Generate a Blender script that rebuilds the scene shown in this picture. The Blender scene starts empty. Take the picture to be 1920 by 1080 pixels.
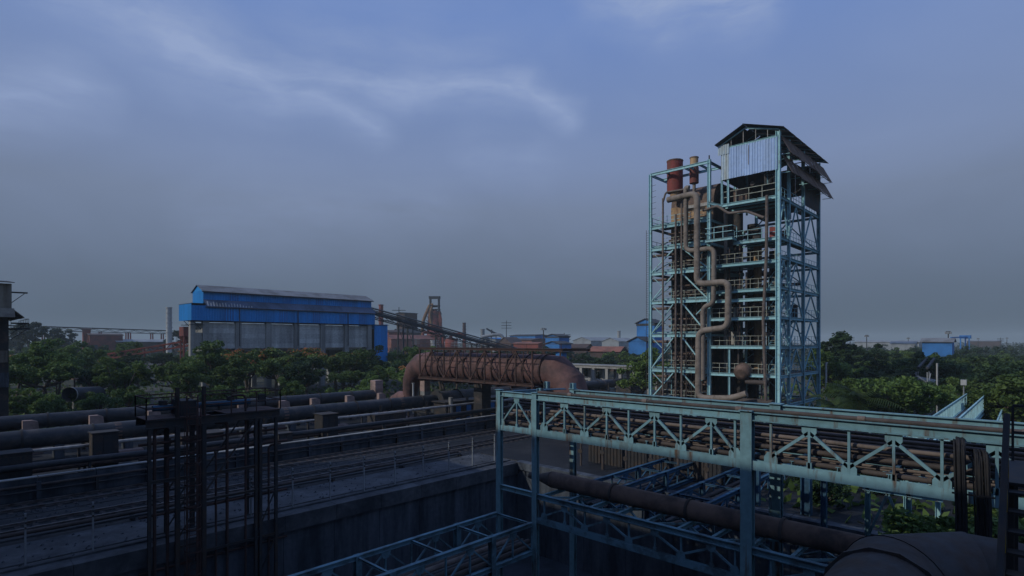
import bpy, math, random
import numpy as np
from mathutils import Vector, Matrix

random.seed(11)
rng = np.random.default_rng(11)
SC = bpy.context.scene
COL = SC.collection

# ------------------------------------------------------------------ camera
# world x runs right-and-away, world y left-and-away: the plant stands on that grid
TH = math.radians(43.6)
CT, ST = math.cos(TH), math.sin(TH)
CAMZ = 10.0
FPX = 1050.0
cam = bpy.data.cameras.new("camera")
cam.sensor_width = 36.0
cam.sensor_fit = 'HORIZONTAL'
cam.lens = 36.0 * FPX / 1920.0
cam.shift_y = 100.0 / 1920.0
cam.clip_start = 0.1
cam.clip_end = 20000.0
camo = bpy.data.objects.new("camera", cam)
camo.location = (0, 0, CAMZ)
camo.rotation_euler = (math.radians(90), 0, -(math.pi / 2 - TH))
COL.objects.link(camo)
SC.camera = camo

# ------------------------------------------------------------------ light
SUN_EL = math.radians(33)
SUN_AZ = (-0.90, 0.436)                       # the side the sun stands on
SUN_STRENGTH = 4.5
SKY_STRENGTH = 0.12
HAZE_DENSITY = 0.00042
sn = math.hypot(*SUN_AZ)
SUNV = Vector((SUN_AZ[0] / sn * math.cos(SUN_EL), SUN_AZ[1] / sn * math.cos(SUN_EL), math.sin(SUN_EL)))
sl = bpy.data.lights.new("sun", 'SUN')
sl.energy = SUN_STRENGTH
sl.angle = math.radians(0.6)
sl.color = (1.0, 0.96, 0.86)
slo = bpy.data.objects.new("sun", sl)
slo.rotation_euler = SUNV.to_track_quat('Z', 'Y').to_euler()
slo.location = (-60, 40, 60)
COL.objects.link(slo)

SC.view_settings.view_transform = 'Standard'
SC.view_settings.look = 'None'
SC.view_settings.gamma = 1.0
SC.view_settings.use_curve_mapping = False
SC.view_settings.exposure = -1.35
SC.cycles.max_bounces = 5
SC.cycles.diffuse_bounces = 3
SC.cycles.glossy_bounces = 2
SC.cycles.transmission_bounces = 3
SC.cycles.volume_bounces = 0
SC.cycles.transparent_max_bounces = 4
SC.cycles.caustics_reflective = False
SC.cycles.caustics_refractive = False
SC.cycles.sample_clamp_indirect = 4.0

world = bpy.data.worlds.new("World")
SC.world = world
world.use_nodes = True
WN, WL = world.node_tree.nodes, world.node_tree.links
WN.clear()


def wmath(op, a, b=None, clamp=False):
    n = WN.new('ShaderNodeMath')
    n.operation = op
    n.use_clamp = clamp
    for i, q in enumerate((a, b)):
        if q is None:
            continue
        if isinstance(q, (int, float)):
            n.inputs[i].default_value = q
        else:
            WL.new(q, n.inputs[i])
    return n.outputs[0]


def wdot(vec, const):
    n = WN.new('ShaderNodeVectorMath')
    n.operation = 'DOT_PRODUCT'
    WL.new(vec, n.inputs[0])
    n.inputs[1].default_value = const
    return n.outputs['Value']


def wmix(fac, a, b):
    n = WN.new('ShaderNodeMix')
    n.data_type = 'RGBA'
    for sock, q in ((n.inputs[0], fac), (n.inputs[6], a), (n.inputs[7], b)):
        if isinstance(q, (int, float)):
            sock.default_value = q
        elif isinstance(q, tuple):
            sock.default_value = (*q, 1)
        else:
            WL.new(q, sock)
    return n.outputs[2]


def build_sky():
    out = WN.new('ShaderNodeOutputWorld')
    bg = WN.new('ShaderNodeBackground')
    bg.inputs['Strength'].default_value = SKY_STRENGTH
    tc = WN.new('ShaderNodeTexCoord')
    d = tc.outputs['Generated']
    sky = WN.new('ShaderNodeTexSky')
    sky.sky_type = 'NISHITA'
    sky.sun_disc = False
    sky.sun_elevation = SUN_EL
    sky.sun_rotation = math.atan2(SUNV.x, SUNV.y)
    sky.air_density = 1.0
    sky.dust_density = 1.0
    sky.ozone_density = 3.0
    z = wdot(d, (0, 0, 1))
    el = wmath('ARCSINE', z)
    az = wmath('ARCTAN2', wdot(d, (ST, -CT, 0)), wdot(d, (CT, ST, 0)))
    # a dusty murk low down all round the horizon, clearing upwards
    blue = wmix(0.75, sky.outputs[0], SKY_BLUE)
    t1 = wmath('DIVIDE', wmath('SUBTRACT', el, math.radians(13)), math.radians(17), True)
    t0 = wmath('POWER', wmath('DIVIDE', el, math.radians(17), True), 0.9)
    col = wmix(t1, wmix(t0, SKY_MURK, SKY_MID), blue)
    # drifting cirrus: broad noise everywhere plus the long streaks
    cv = WN.new('ShaderNodeCombineXYZ')
    WL.new(az, cv.inputs[0])
    WL.new(el, cv.inputs[1])
    mp = WN.new('ShaderNodeMapping')
    mp.inputs['Rotation'].default_value = (0, 0, math.radians(18))
    mp.inputs['Scale'].default_value = (2.2, 4.2, 1)
    WL.new(cv.outputs[0], mp.inputs[0])
    nz = WN.new('ShaderNodeTexNoise')
    nz.inputs['Scale'].default_value = 1.5
    nz.inputs['Detail'].default_value = 5
    nz.inputs['Roughness'].default_value = 0.5
    nz.inputs['Distortion'].default_value = 0.6
    WL.new(mp.outputs[0], nz.inputs['Vector'])
    wp = WN.new('ShaderNodeTexNoise')
    wp.inputs['Scale'].default_value = 6.0
    wp.inputs['Detail'].default_value = 5
    WL.new(cv.outputs[0], wp.inputs['Vector'])
    wofs = WN.new('ShaderNodeVectorMath')
    wofs.operation = 'MULTIPLY_ADD'
    WL.new(wp.outputs['Color'], wofs.inputs[0])
    wofs.inputs[1].default_value = (0.09, 0.055, 0)
    wofs.inputs[2].default_value = (-0.045, -0.0275, 0)
    wadd = WN.new('ShaderNodeVectorMath')
    WL.new(cv.outputs[0], wadd.inputs[0])
    WL.new(wofs.outputs[0], wadd.inputs[1])
    P = wadd.outputs[0]

    def ae(u, v):
        k, h = (u - 960) / FPX, (640 - v) / FPX
        return math.atan(k), math.atan2(h, math.hypot(1, k))
    total = None
    for (u0, v0, u1, v1, w, s) in CLOUD_STREAKS:
        a0, a1 = ae(u0, v0), ae(u1, v1)
        ab = (a1[0] - a0[0], a1[1] - a0[1], 0)
        L2 = ab[0] ** 2 + ab[1] ** 2
        sub = WN.new('ShaderNodeVectorMath')
        sub.operation = 'SUBTRACT'
        WL.new(P, sub.inputs[0])
        sub.inputs[1].default_value = (*a0, 0)
        hh = wmath('DIVIDE', wdot(sub.outputs[0], ab), L2, True)
        sc = WN.new('ShaderNodeVectorMath')
        sc.operation = 'SCALE'
        sc.inputs[0].default_value = ab
        WL.new(hh, sc.inputs['Scale'])
        ds = WN.new('ShaderNodeVectorMath')
        ds.operation = 'DISTANCE'
        WL.new(sub.outputs[0], ds.inputs[0])
        WL.new(sc.outputs[0], ds.inputs[1])
        q = wmath('SUBTRACT', 1.0, wmath('DIVIDE', ds.outputs['Value'], w / FPX), True)
        q = wmath('MULTIPLY', wmath('POWER', q, 1.5), s)
        total = q if total is None else wmath('MAXIMUM', total, q)
    base = wmath('MULTIPLY', wmath('SUBTRACT', nz.outputs['Fac'], 0.45, True), 0.5)
    fb = WN.new('ShaderNodeTexNoise')
    fb.inputs['Scale'].default_value = 12.0
    fb.inputs['Detail'].default_value = 7
    fb.inputs['Roughness'].default_value = 0.6
    fm = WN.new('ShaderNodeMapping')
    fm.inputs['Rotation'].default_value = (0, 0, math.radians(20))
    fm.inputs['Scale'].default_value = (.6, 2.4, 1)
    WL.new(P, fm.inputs[0])
    WL.new(fm.outputs[0], fb.inputs['Vector'])
    total = wmath('MULTIPLY', total, wmath('ADD', wmath('MULTIPLY', wmath('SUBTRACT', fb.outputs['Fac'], 0.28, True), 3.4), 0.42))
    fac = wmath('ADD', total, base, True)
    high = wmath('DIVIDE', el, math.radians(14), True)
    fac = wmath('MULTIPLY', fac, wmath('ADD', wmath('MULTIPLY', high, 0.85), 0.15))
    col = wmix(fac, col, SKY_CLOUD)
    WL.new(col, bg.inputs['Color'])
    WL.new(bg.outputs[0], out.inputs['Surface'])


SKY_BLUE = (4.1, 6.6, 14.0)
SKY_MURK = (1.52, 2.15, 2.8)
SKY_MID = (4.2, 5.4, 8.3)
SKY_CLOUD = (6.2, 8.0, 12.6)
CLOUD_STREAKS = [(130, -60, 330, 70, 110, .6), (330, 70, 520, 150, 90, .72), (520, 150, 710, 235, 60, .5),
                 (470, 130, 700, 158, 75, .55), (700, 158, 985, 166, 65, .66), (985, 166, 1065, 216, 48, .62),
                 (-40, 195, 145, 165, 75, .5), (1130, -35, 1400, 5, 90, .7), (380, 420, 800, 370, 120, .14),
                 (880, 290, 990, 300, 80, .2), (560, 60, 900, 110, 120, .22), (1250, 60, 1330, 40, 60, .3)]
build_sky()

# ------------------------------------------------------------------ helpers


def dirxy(u):
    k = (u - 960.0) / FPX
    return CT + ST * k, ST - CT * k


def onx(u, v, x):                               # the point of that bearing on the upright plane x = const
    a, b = dirxy(u)
    Y = x / a
    return Vector((x, b * Y, CAMZ - (v - 640) * Y / FPX))


def ony(u, v, y):
    a, b = dirxy(u)
    Y = y / b
    return Vector((a * Y, y, CAMZ - (v - 640) * Y / FPX))


def ony_d(u, v, Y):                             # bearing and distance
    a, b = dirxy(u)
    return Vector((a * Y, b * Y, CAMZ - (v - 640) * Y / FPX))


MATS = {}


def mat(name, col, col2=None, scale=0.6, lo=.45, hi=.62, rough=.75, streak=False, bump=0.0, metal=0.0,
        fine=.25, rnd=.16, spec=.3):
    m = bpy.data.materials.new(name)
    m.use_nodes = True
    N, L = m.node_tree.nodes, m.node_tree.links
    b = N['Principled BSDF']
    b.inputs['Roughness'].default_value = rough
    b.inputs['Metallic'].default_value = metal
    b.inputs['Specular IOR Level'].default_value = spec
    g = N.new('ShaderNodeNewGeometry')
    mp = N.new('ShaderNodeMapping')
    mp.inputs['Scale'].default_value = (scale, scale, scale * (.13 if streak else 1))
    L.new(g.outputs['Position'], mp.inputs[0])
    n1 = N.new('ShaderNodeTexNoise')
    n1.inputs['Scale'].default_value = 1.0
    n1.inputs['Detail'].default_value = 8
    n1.inputs['Roughness'].default_value = .65
    L.new(mp.outputs[0], n1.inputs['Vector'])
    rp = N.new('ShaderNodeMapRange')
    rp.inputs[1].default_value = lo
    rp.inputs[2].default_value = hi
    L.new(n1.outputs['Fac'], rp.inputs[0])
    mx = N.new('ShaderNodeMix')
    mx.data_type = 'RGBA'
    L.new(rp.outputs[0], mx.inputs[0])
    mx.inputs[6].default_value = (*col, 1)
    mx.inputs[7].default_value = (*(col2 or col), 1)
    n2 = N.new('ShaderNodeTexNoise')
    n2.inputs['Scale'].default_value = 3.1
    n2.inputs['Detail'].default_value = 6
    L.new(g.outputs['Position'], n2.inputs['Vector'])
    oi = N.new('ShaderNodeObjectInfo')
    s1 = N.new('ShaderNodeMath')
    s1.operation = 'MULTIPLY_ADD'
    L.new(n2.outputs['Fac'], s1.inputs[0])
    s1.inputs[1].default_value = 2 * fine
    s1.inputs[2].default_value = 1 - fine - rnd / 2
    s2 = N.new('ShaderNodeMath')
    s2.operation = 'MULTIPLY_ADD'
    L.new(oi.outputs['Random'], s2.inputs[0])
    s2.inputs[1].default_value = rnd
    L.new(s1.outputs[0], s2.inputs[2])
    vm = N.new('ShaderNodeVectorMath')
    vm.operation = 'SCALE'
    L.new(mx.outputs[2], vm.inputs[0])
    L.new(s2.outputs[0], vm.inputs['Scale'])
    L.new(vm.outputs[0], b.inputs['Base Color'])
    if bump:
        bp = N.new('ShaderNodeBump')
        bp.inputs['Strength'].default_value = bump
        bp.inputs['Distance'].default_value = .05
        L.new(n2.outputs['Fac'], bp.inputs['Height'])
        L.new(bp.outputs[0], b.inputs['Normal'])
    MATS[name] = m
    return m


def leafmat(name, col, col2):
    m = mat(name, col, col2, scale=.35, lo=.35, hi=.65, rough=.6, fine=.45, rnd=.5, spec=.2)
    N, L = m.node_tree.nodes, m.node_tree.links
    b = N['Principled BSDF']
    tr = N.new('ShaderNodeBsdfTranslucent')
    src = b.inputs['Base Color'].links[0].from_socket
    L.new(src, tr.inputs['Color'])
    ms = N.new('ShaderNodeMixShader')
    ms.inputs[0].default_value = .28
    L.new(b.outputs[0], ms.inputs[1])
    L.new(tr.outputs[0], ms.inputs[2])
    L.new(ms.outputs[0], N['Material Output'].inputs['Surface'])
    return m


RUST = (.16, .07, .035)
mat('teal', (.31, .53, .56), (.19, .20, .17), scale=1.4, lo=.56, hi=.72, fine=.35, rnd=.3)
mat('teal_rusty', (.26, .47, .50), (.20, .17, .13), scale=1.3, lo=.56, hi=.72)
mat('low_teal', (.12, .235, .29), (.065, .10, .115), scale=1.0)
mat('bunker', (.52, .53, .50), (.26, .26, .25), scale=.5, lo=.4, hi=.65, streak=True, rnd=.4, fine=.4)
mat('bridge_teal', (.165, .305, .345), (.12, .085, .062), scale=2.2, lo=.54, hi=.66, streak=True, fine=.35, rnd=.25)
mat('teal_shaded', (.235, .44, .50), (.13, .19, .20), scale=1.2, lo=.5, hi=.72, fine=.35, rnd=.3)  # tower teal copied darker and bluer: shade on side and inner members painted in
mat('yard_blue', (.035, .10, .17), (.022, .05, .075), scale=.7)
mat('corrugated', (.34, .485, .74), (.27, .37, .52), scale=1.0, lo=.5, hi=.7, streak=True, rough=.55)
mat('corrugated_faded', (.42, .53, .62), (.36, .38, .33), scale=1.2, lo=.45, hi=.65, streak=True)
mat('rust_sheet', (.20, .14, .10), (.10, .06, .045), scale=1.0, streak=True)
mat('roof_dark', (.05, .055, .06), (.09, .07, .06), scale=1.0)
mat('tan_pipe', (.235, .195, .16), (.115, .092, .075), scale=.9, lo=.48, hi=.7)
mat('brown_pipe', (.085, .068, .060), (.05, .043, .040), scale=1.2)
mat('thin_pipe', (.17, .135, .115), (.10, .08, .07), scale=1.5)
mat('red_stack', (.24, .055, .045), (.12, .06, .045), scale=.8, lo=.5, hi=.7, streak=True)
mat('ochre_rust', (.46, .30, .16), (.20, .12, .075), scale=1.1, lo=.42, hi=.62, streak=True)
mat('vessel_brown', (.19, .125, .095), (.075, .054, .046), scale=.7, lo=.42, hi=.62)
mat('dark_steel', (.035, .036, .038), (.06, .045, .035), scale=1.3)
mat('dark_machine', (.034, .032, .031), (.085, .06, .045), scale=1.4, lo=.5, hi=.66, rnd=.4)
mat('grey_lagging', (.38, .37, .35), (.22, .20, .18), scale=.9)
mat('rail_yellow', (.40, .43, .36), (.25, .23, .17), scale=2)
mat('safety_yellow', (.50, .36, .04), (.2, .13, .04), scale=3)
mat('rust_main', (.16, .085, .076), (.075, .048, .046), scale=.55, lo=.42, hi=.66, fine=.3, bump=.25, rnd=.2)
mat('rust_cage', (.055, .035, .03), (.09, .045, .035), scale=1.2)
mat('black_pipe', (.034, .037, .042), (.085, .075, .068), scale=.8, lo=.48, hi=.72, rough=.55, fine=.4, bump=.2, rnd=.3)
mat('saddle_pink', (.34, .24, .21), (.20, .15, .13), scale=.8)
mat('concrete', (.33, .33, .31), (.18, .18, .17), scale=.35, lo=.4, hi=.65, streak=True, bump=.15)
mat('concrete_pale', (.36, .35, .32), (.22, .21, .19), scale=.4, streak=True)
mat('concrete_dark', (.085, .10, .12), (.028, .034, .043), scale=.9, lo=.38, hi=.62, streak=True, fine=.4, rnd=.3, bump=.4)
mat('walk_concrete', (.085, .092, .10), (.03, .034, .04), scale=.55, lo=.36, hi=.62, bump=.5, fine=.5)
mat('blue_cladding', (.014, .245, .62), (.018, .17, .42), scale=.5, lo=.48, hi=.72, streak=True, fine=.18, rnd=.22, rough=.45)
mat('blue_far', (.04, .19, .48), (.03, .14, .36), scale=.3, fine=.1)
mat('roof_grey', (.20, .21, .22), (.13, .13, .13), scale=.3)
mat('lean_roof', (.10, .13, .19), (.06, .08, .11), scale=.3, streak=True)
mat('beige_cladding', (.22, .20, .155), (.13, .115, .09), scale=.5, streak=True)
mat('red_oxide', (.22, .055, .04), (.11, .035, .03), scale=.25)
mat('brick_red', (.24, .10, .075), (.15, .07, .055), scale=.25)
mat('brown_far', (.085, .055, .048), (.05, .036, .033), scale=.2)
mat('ochre_far', (.24, .14, .06), (.14, .07, .04), scale=.4)
mat('grey_far', (.26, .28, .29), (.18, .19, .20), scale=.2)
mat('white_far', (.42, .43, .42), (.24, .24, .235), scale=.3, streak=True)
mat('steel_far', (.05, .055, .062), (.035, .035, .036), scale=.4)
mat('duct_grey', (.048, .047, .048), (.050, .033, .024), scale=.9, lo=.42, hi=.62, fine=.45, bump=.4)
mat('cable_dark', (.016, .016, .018), (.03, .027, .025), scale=2)
mat('earth', (.075, .065, .048), (.04, .05, .025), scale=.07, lo=.4, hi=.6, fine=.35, bump=.3)
mat('coal_ground', (.012, .014, .017), (.024, .025, .027), scale=.3, fine=.4, bump=.4)
mat('pit_floor', (.045, .055, .07), (.03, .035, .042), scale=.3, fine=.4)
mat('road', (.24, .22, .18), (.16, .14, .11), scale=.25, fine=.3)
mat('rail_steel', (.16, .15, .15), (.09, .075, .065), scale=2, rough=.45, metal=.4)
mat('sleeper', (.06, .05, .045), (.035, .03, .03), scale=2)
mat('bark', (.11, .085, .065), (.06, .048, .038), scale=2)
mat('window_dark', (.02, .025, .03), rough=.3)
leafmat('leaf_mid', (.13, .195, .048), (.065, .115, .032))
leafmat('leaf_bright', (.165, .24, .055), (.085, .145, .04))
leafmat('leaf_dark', (.050, .090, .034), (.028, .056, .024))
leafmat('leaf_palm', (.055, .09, .03), (.03, .055, .02))
leafmat('leaf_far', (.035, .055, .03), (.022, .040, .024))
leafmat('blossom', (.55, .19, .07), (.42, .20, .07))

# ---- mesh collecting


class MB:
    def __init__(s):
        s.v, s.f, s.sm = [], [], []

    def add(s, vs, fs, smooth=False):
        o = len(s.v)
        s.v += [tuple(p) for p in vs]
        s.f += [tuple(i + o for i in f) for f in fs]
        s.sm += [smooth] * len(fs)
        return s

    def box(s, x0, x1, y0, y1, z0, z1):
        vs = [(x, y, z) for z in (z0, z1) for y in (y0, y1) for x in (x0, x1)]
        return s.add(vs, [(0, 2, 3, 1), (4, 5, 7, 6), (0, 1, 5, 4), (2, 6, 7, 3), (0, 4, 6, 2), (1, 3, 7, 5)])

    def bar(s, p, q, w, h=None, up=(0, 0, 1)):
        p, q = Vector(p), Vector(q)
        h = h or w
        d = (q - p).normalized()
        u = Vector(up)
        if abs(d.dot(u)) > .97:
            u = Vector((1, 0, 0))
        r = d.cross(u).normalized()
        u = r.cross(d)
        vs = []
        for c in (p, q):
            for a, b in ((-1, -1), (1, -1), (1, 1), (-1, 1)):
                vs.append(c + r * (a * w / 2) + u * (b * h / 2))
        return s.add(vs, [(0, 1, 2, 3), (7, 6, 5, 4), (0, 4, 5, 1), (1, 5, 6, 2), (2, 6, 7, 3), (3, 7, 4, 0)])

    def tube(s, pts, r, n=10, caps=True):
        pts = [Vector(p) for p in pts]
        m = len(pts)
        rs = r if isinstance(r, (list, tuple)) else [r] * m
        t = []
        for i in range(m):
            a = pts[max(0, i - 1)]
            b = pts[min(m - 1, i + 1)]
            t.append((b - a).normalized())
        u = Vector((0, 0, 1)) if abs(t[0].z) < .9 else Vector((1, 0, 0))
        u = (u - t[0] * u.dot(t[0])).normalized()
        vs, fs = [], []
        for i in range(m):
            u = (u - t[i] * u.dot(t[i])).normalized()
            w = t[i].cross(u)
            k = 1.0
            if 0 < i < m - 1:
                cs = (pts[i] - pts[i - 1]).normalized().dot((pts[i + 1] - pts[i]).normalized())
                k = 1 / max(.6, math.sqrt((1 + cs) / 2))
            for j in range(n):
                an = 2 * math.pi * j / n
                vs.append(pts[i] + (u * math.cos(an) + w * math.sin(an)) * rs[i] * (1 + (k - 1) * .5))
        for i in range(m - 1):
            for j in range(n):
                k = (j + 1) % n
                fs.append((i * n + j, i * n + k, (i + 1) * n + k, (i + 1) * n + j))
        s.add(vs, fs, True)
        if caps:
            o = len(vs)
            s.add(vs[:n] + vs[-n:], [tuple(range(n))[::-1], tuple(range(n, 2 * n))])
        return s

    def quad(s, a, b, c, d):
        return s.add([a, b, c, d], [(0, 1, 2, 3)])

    def plate(s, pts, thick):
        """polygon given by 3d points, thickened along its normal"""
        pts = [Vector(p) for p in pts]
        nrm = (pts[1] - pts[0]).cross(pts[2] - pts[1]).normalized() * thick / 2
        n = len(pts)
        vs = [p - nrm for p in pts] + [p + nrm for p in pts]
        fs = [tuple(range(n))[::-1], tuple(range(n, 2 * n))]
        fs += [(i, (i + 1) % n, n + (i + 1) % n, n + i) for i in range(n)]
        return s.add(vs, fs)

    def mesh(s, name="part"):
        me = bpy.data.meshes.new(name)
        me.from_pydata(s.v, [], s.f)
        me.polygons.foreach_set('use_smooth', s.sm)
        me.update()
        return me


def fillet(pts, R, n=5):
    pts = [Vector(p) for p in pts]
    out = [pts[0]]
    for i in range(1, len(pts) - 1):
        a, b, c = pts[i - 1], pts[i], pts[i + 1]
        d0, d1 = (a - b), (c - b)
        r = min(R, d0.length * .49, d1.length * .49)
        p0, p1 = b + d0.normalized() * r, b + d1.normalized() * r
        for k in range(n + 1):
            t = k / n
            out.append(p0 * (1 - t) ** 2 + b * 2 * t * (1 - t) * .9 + (p0 + p1) * .5 * 2 * t * (1 - t) * .1 + p1 * t * t)
    out.append(pts[-1])
    return out


def mitred(path, r, n=36, r_step=.004):
    """straight gores with flat mitre cuts, one mesh each"""
    pts = [Vector(p) for p in path]
    out = []
    for k, (p, q) in enumerate(zip(pts[:-1], pts[1:])):
        cuts = []
        for i in (k, k + 1):
            if i == 0 or i == len(pts) - 1:
                cuts.append((q - p).normalized())
            else:
                cuts.append(((pts[i] - pts[i - 1]).normalized() + (pts[i + 1] - pts[i]).normalized()).normalized())
        d = (q - p).normalized()
        u = Vector((0, 0, 1)) if abs(d.z) < .8 else Vector((1, 0, 0))
        u = (u - d * u.dot(d)).normalized()
        w = d.cross(u)
        vs = []
        for c, nn in ((p, cuts[0]), (q, cuts[1])):
            for j in range(n):
                o = (u * math.cos(2 * math.pi * j / n) + w * math.sin(2 * math.pi * j / n)) * (r - r_step * (k % 2))
                vs.append(c + o - d * (nn.dot(o) / nn.dot(d)))
        out.append(MB().add(vs, [(j, (j + 1) % n, n + (j + 1) % n, n + j) for j in range(n)], True).mesh('gore'))
    return out


def shade(me):
    if not me.materials:
        me.materials.append(None)
    return me


UB = shade(MB().box(-.5, .5, -.5, .5, -.5, .5).mesh("box"))
UC = shade(MB().tube([(0, 0, -.5), (0, 0, .5)], 1.0, 14).mesh("round"))


def _ibeam():
    a, b = .5, .5
    tf, tw = .11, .09
    pr = [(-a, -b), (a, -b), (a, -b + tf), (tw, -b + tf), (tw, b - tf), (a, b - tf), (a, b), (-a, b), (-a, b - tf),
          (-tw, b - tf), (-tw, -b + tf), (-a, -b + tf)]
    n = len(pr)
    vs = [(x, y, -.5) for x, y in pr] + [(x, y, .5) for x, y in pr]
    fs = [(i, (i + 1) % n, n + (i + 1) % n, n + i) for i in range(n)]
    fs += [(0, 11, 10, 3, 2, 1), (10, 9, 4, 3), (9, 8, 7, 6, 5, 4)]
    fs += [(12, 13, 14, 15, 22, 23), (22, 15, 16, 21), (21, 16, 17, 18, 19, 20)]
    return shade(MB().add(vs, fs).mesh("rolled_beam"))


UI = _ibeam()
WM = {}


def obj(name, me, m, parent=None, M=None):
    shade(me)
    o = bpy.data.objects.new(name, me)
    COL.objects.link(o)
    sl = o.material_slots[0]
    sl.link = 'OBJECT'
    sl.material = MATS[m]
    M = M or Matrix.Identity(4)
    if parent is not None:
        o.parent = parent
        o.matrix_parent_inverse = WM[parent.name].inverted()
    o.matrix_basis = M
    WM[o.name] = M.copy()
    return o


def tag(o, label, cat=None, group=None, kind=None):
    if label:
        o['label'] = label
    if cat:
        o['category'] = cat
    if group:
        o['group'] = group
    if kind:
        o['kind'] = kind
    return o


def thing(name, label, cat, loc, group=None):
    o = bpy.data.objects.new(name, None)
    o.empty_display_size = .5
    COL.objects.link(o)
    o.location = loc
    WM[o.name] = Matrix.Translation(Vector(loc))
    return tag(o, label, cat, group)


def frame_between(p, q, w, h, up=(0, 0, 1)):
    p, q = Vector(p), Vector(q)
    d = q - p
    L = d.length
    d.normalize()
    u = Vector(up)
    if abs(d.dot(u)) > .97:
        u = Vector((1, 0, 0))
    r = u.cross(d).normalized()
    u = d.cross(r)
    R = Matrix((r, u, d)).transposed().to_4x4()
    return Matrix.Translation((p + q) / 2) @ R @ Matrix.Diagonal((w, h, L, 1))


def beam(name, p, q, w, h, m, parent, me=None, up=(0, 0, 1)):
    return obj(name, me or UI, m, parent, frame_between(p, q, w, h, up))


def bbar(name, p, q, w, m, parent, h=None, up=(0, 0, 1)):
    return obj(name, UB, m, parent, frame_between(p, q, w, h or w, up))


def boxo(name, x0, x1, y0, y1, z0, z1, m, parent):
    M = Matrix.Translation(((x0 + x1) / 2, (y0 + y1) / 2, (z0 + z1) / 2)) @ Matrix.Diagonal((x1 - x0, y1 - y0, z1 - z0, 1))
    return obj(name, UB, m, parent, M)


def cyl(name, p, q, r, m, parent):
    return obj(name, UC, m, parent, frame_between(p, q, r, r))


def struct(name, mb, m):
    return tag(obj(name, mb.mesh(name), m), None, kind='structure')


def railing(name, pts, m, parent, h=1.05, step=1.5, r=.022, mid=True):
    mb = MB()
    for a, b in zip(pts[:-1], pts[1:]):
        a, b = Vector(a), Vector(b)
        L = (b - a).length
        k = max(1, round(L / step))
        for i in range(k + 1):
            p = a.lerp(b, i / k)
            mb.bar(p, p + Vector((0, 0, h)), r * 1.8)
        for hh in ((h, h * .52) if mid else (h,)):
            mb.bar(a + Vector((0, 0, hh)), b + Vector((0, 0, hh)), r * 2)
    return obj(name, mb.mesh(name), m, parent)


def corrugated(p, ex, ez, w, h, pitch=.3, depth=.05):
    """trapezoid sheet from corner p, width w along ex, height h along ez"""
    p, ex, ez = Vector(p), Vector(ex).normalized(), Vector(ez).normalized()
    nn = ex.cross(ez)
    mb = MB()
    n = max(1, round(w / pitch))
    st = w / n
    prof = []
    for i in range(n):
        prof += [(i * st, 0), (i * st + st * .3, 0), (i * st + st * .42, depth), (i * st + st * .85, depth), (i * st + st * .97, 0)]
    prof.append((w, 0))
    vs, fs = [], []
    for (a, d) in prof:
        vs += [p + ex * a + nn * d, p + ex * a + nn * d + ez * h]
    for i in range(len(prof) - 1):
        fs.append((2 * i, 2 * i + 2, 2 * i + 3, 2 * i + 1))
    mb.add(vs, fs)
    return mb.mesh("sheet")


# ------------------------------------------------------------------ the setting
PX0, PX1, PY0, PY1, PZ = -5.0, 34.0, -40.0, 31.6, -7.0
g = MB()
R = 3200.0
xs, ys = [-R, PX0, PX1, R], [-R, PY0, PY1, R]
for i in range(3):
    for j in range(3):
        if i == 1 and j == 1:
            continue
        g.quad((xs[i], ys[j], 0), (xs[i + 1], ys[j], 0), (xs[i + 1], ys[j + 1], 0), (xs[i], ys[j + 1], 0))
struct('ground', g, 'earth')
struct('pit_floor', MB().quad((PX0, PY0, PZ), (PX1, PY0, PZ), (PX1, PY1, PZ), (PX0, PY1, PZ)), 'pit_floor')
struct('track_bed', MB().box(-5, 90, 36.4, 56, -.2, .03), 'coal_ground')
struct('walkway', MB().box(-5, 33.8, 32.35, 36.3, -.2, .12), 'walk_concrete')
struct('yard', MB().box(34.3, 64, -8, 58, -.2, .025), 'coal_ground')

w = thing('retaining_wall', 'long stained concrete retaining wall below the walkway and its fence', 'wall', (15, PY1, PZ))
x = PX0
while x < PX1 - .1:
    x2 = min(x + 3.2, PX1)
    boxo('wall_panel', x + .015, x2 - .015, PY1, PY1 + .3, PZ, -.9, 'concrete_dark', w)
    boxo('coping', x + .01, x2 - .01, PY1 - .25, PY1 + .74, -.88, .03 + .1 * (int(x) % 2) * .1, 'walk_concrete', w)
    x = x2
w = thing('retaining_wall', 'dark concrete wall closing the pit behind the teal truss bridge', 'wall', (PX1, 0, PZ))
y = PY0
while y < PY1 - .1:
    y2 = min(y + 3.6, PY1)
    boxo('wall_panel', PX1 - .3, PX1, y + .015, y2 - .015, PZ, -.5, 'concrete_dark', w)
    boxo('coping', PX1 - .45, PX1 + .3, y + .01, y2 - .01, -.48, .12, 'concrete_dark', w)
    y = y2
for k, (y, nm) in enumerate(((38.7, 'near rail of the track next to the fenced walkway'), (40.15, 'far rail of the track next to the fenced walkway'),
                             (43.65, 'near rail of the track next to the dark pipes'), (45.1, 'far rail of the track next to the dark pipes'))):
    mb = MB().box(-5, 88, y - .075, y + .075, .06, .09).box(-5, 88, y - .015, y + .015, .09, .17).box(-5, 88, y - .04, y + .04, .17, .215)
    tag(obj('railway_rail', mb.mesh('rail'), 'rail_steel'), 'steel ' + nm, 'rail', 'railway rails')
mb = MB()
for yc in (39.4, 44.4):
    for i in range(124):
        xx = -4.8 + i * .75
        mb.box(xx - .12, xx + .12, yc - 1.25, yc + 1.25, .0, .058)
tag(obj('railway_sleepers', mb.mesh('sleepers'), 'sleeper'), 'dark sleepers under the two railway tracks', None, kind='stuff')
w = thing('track_wall', 'low dark wall with thin pale coping between the tracks and the dark pipes', 'wall', (20, 46.4, 0))
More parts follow.
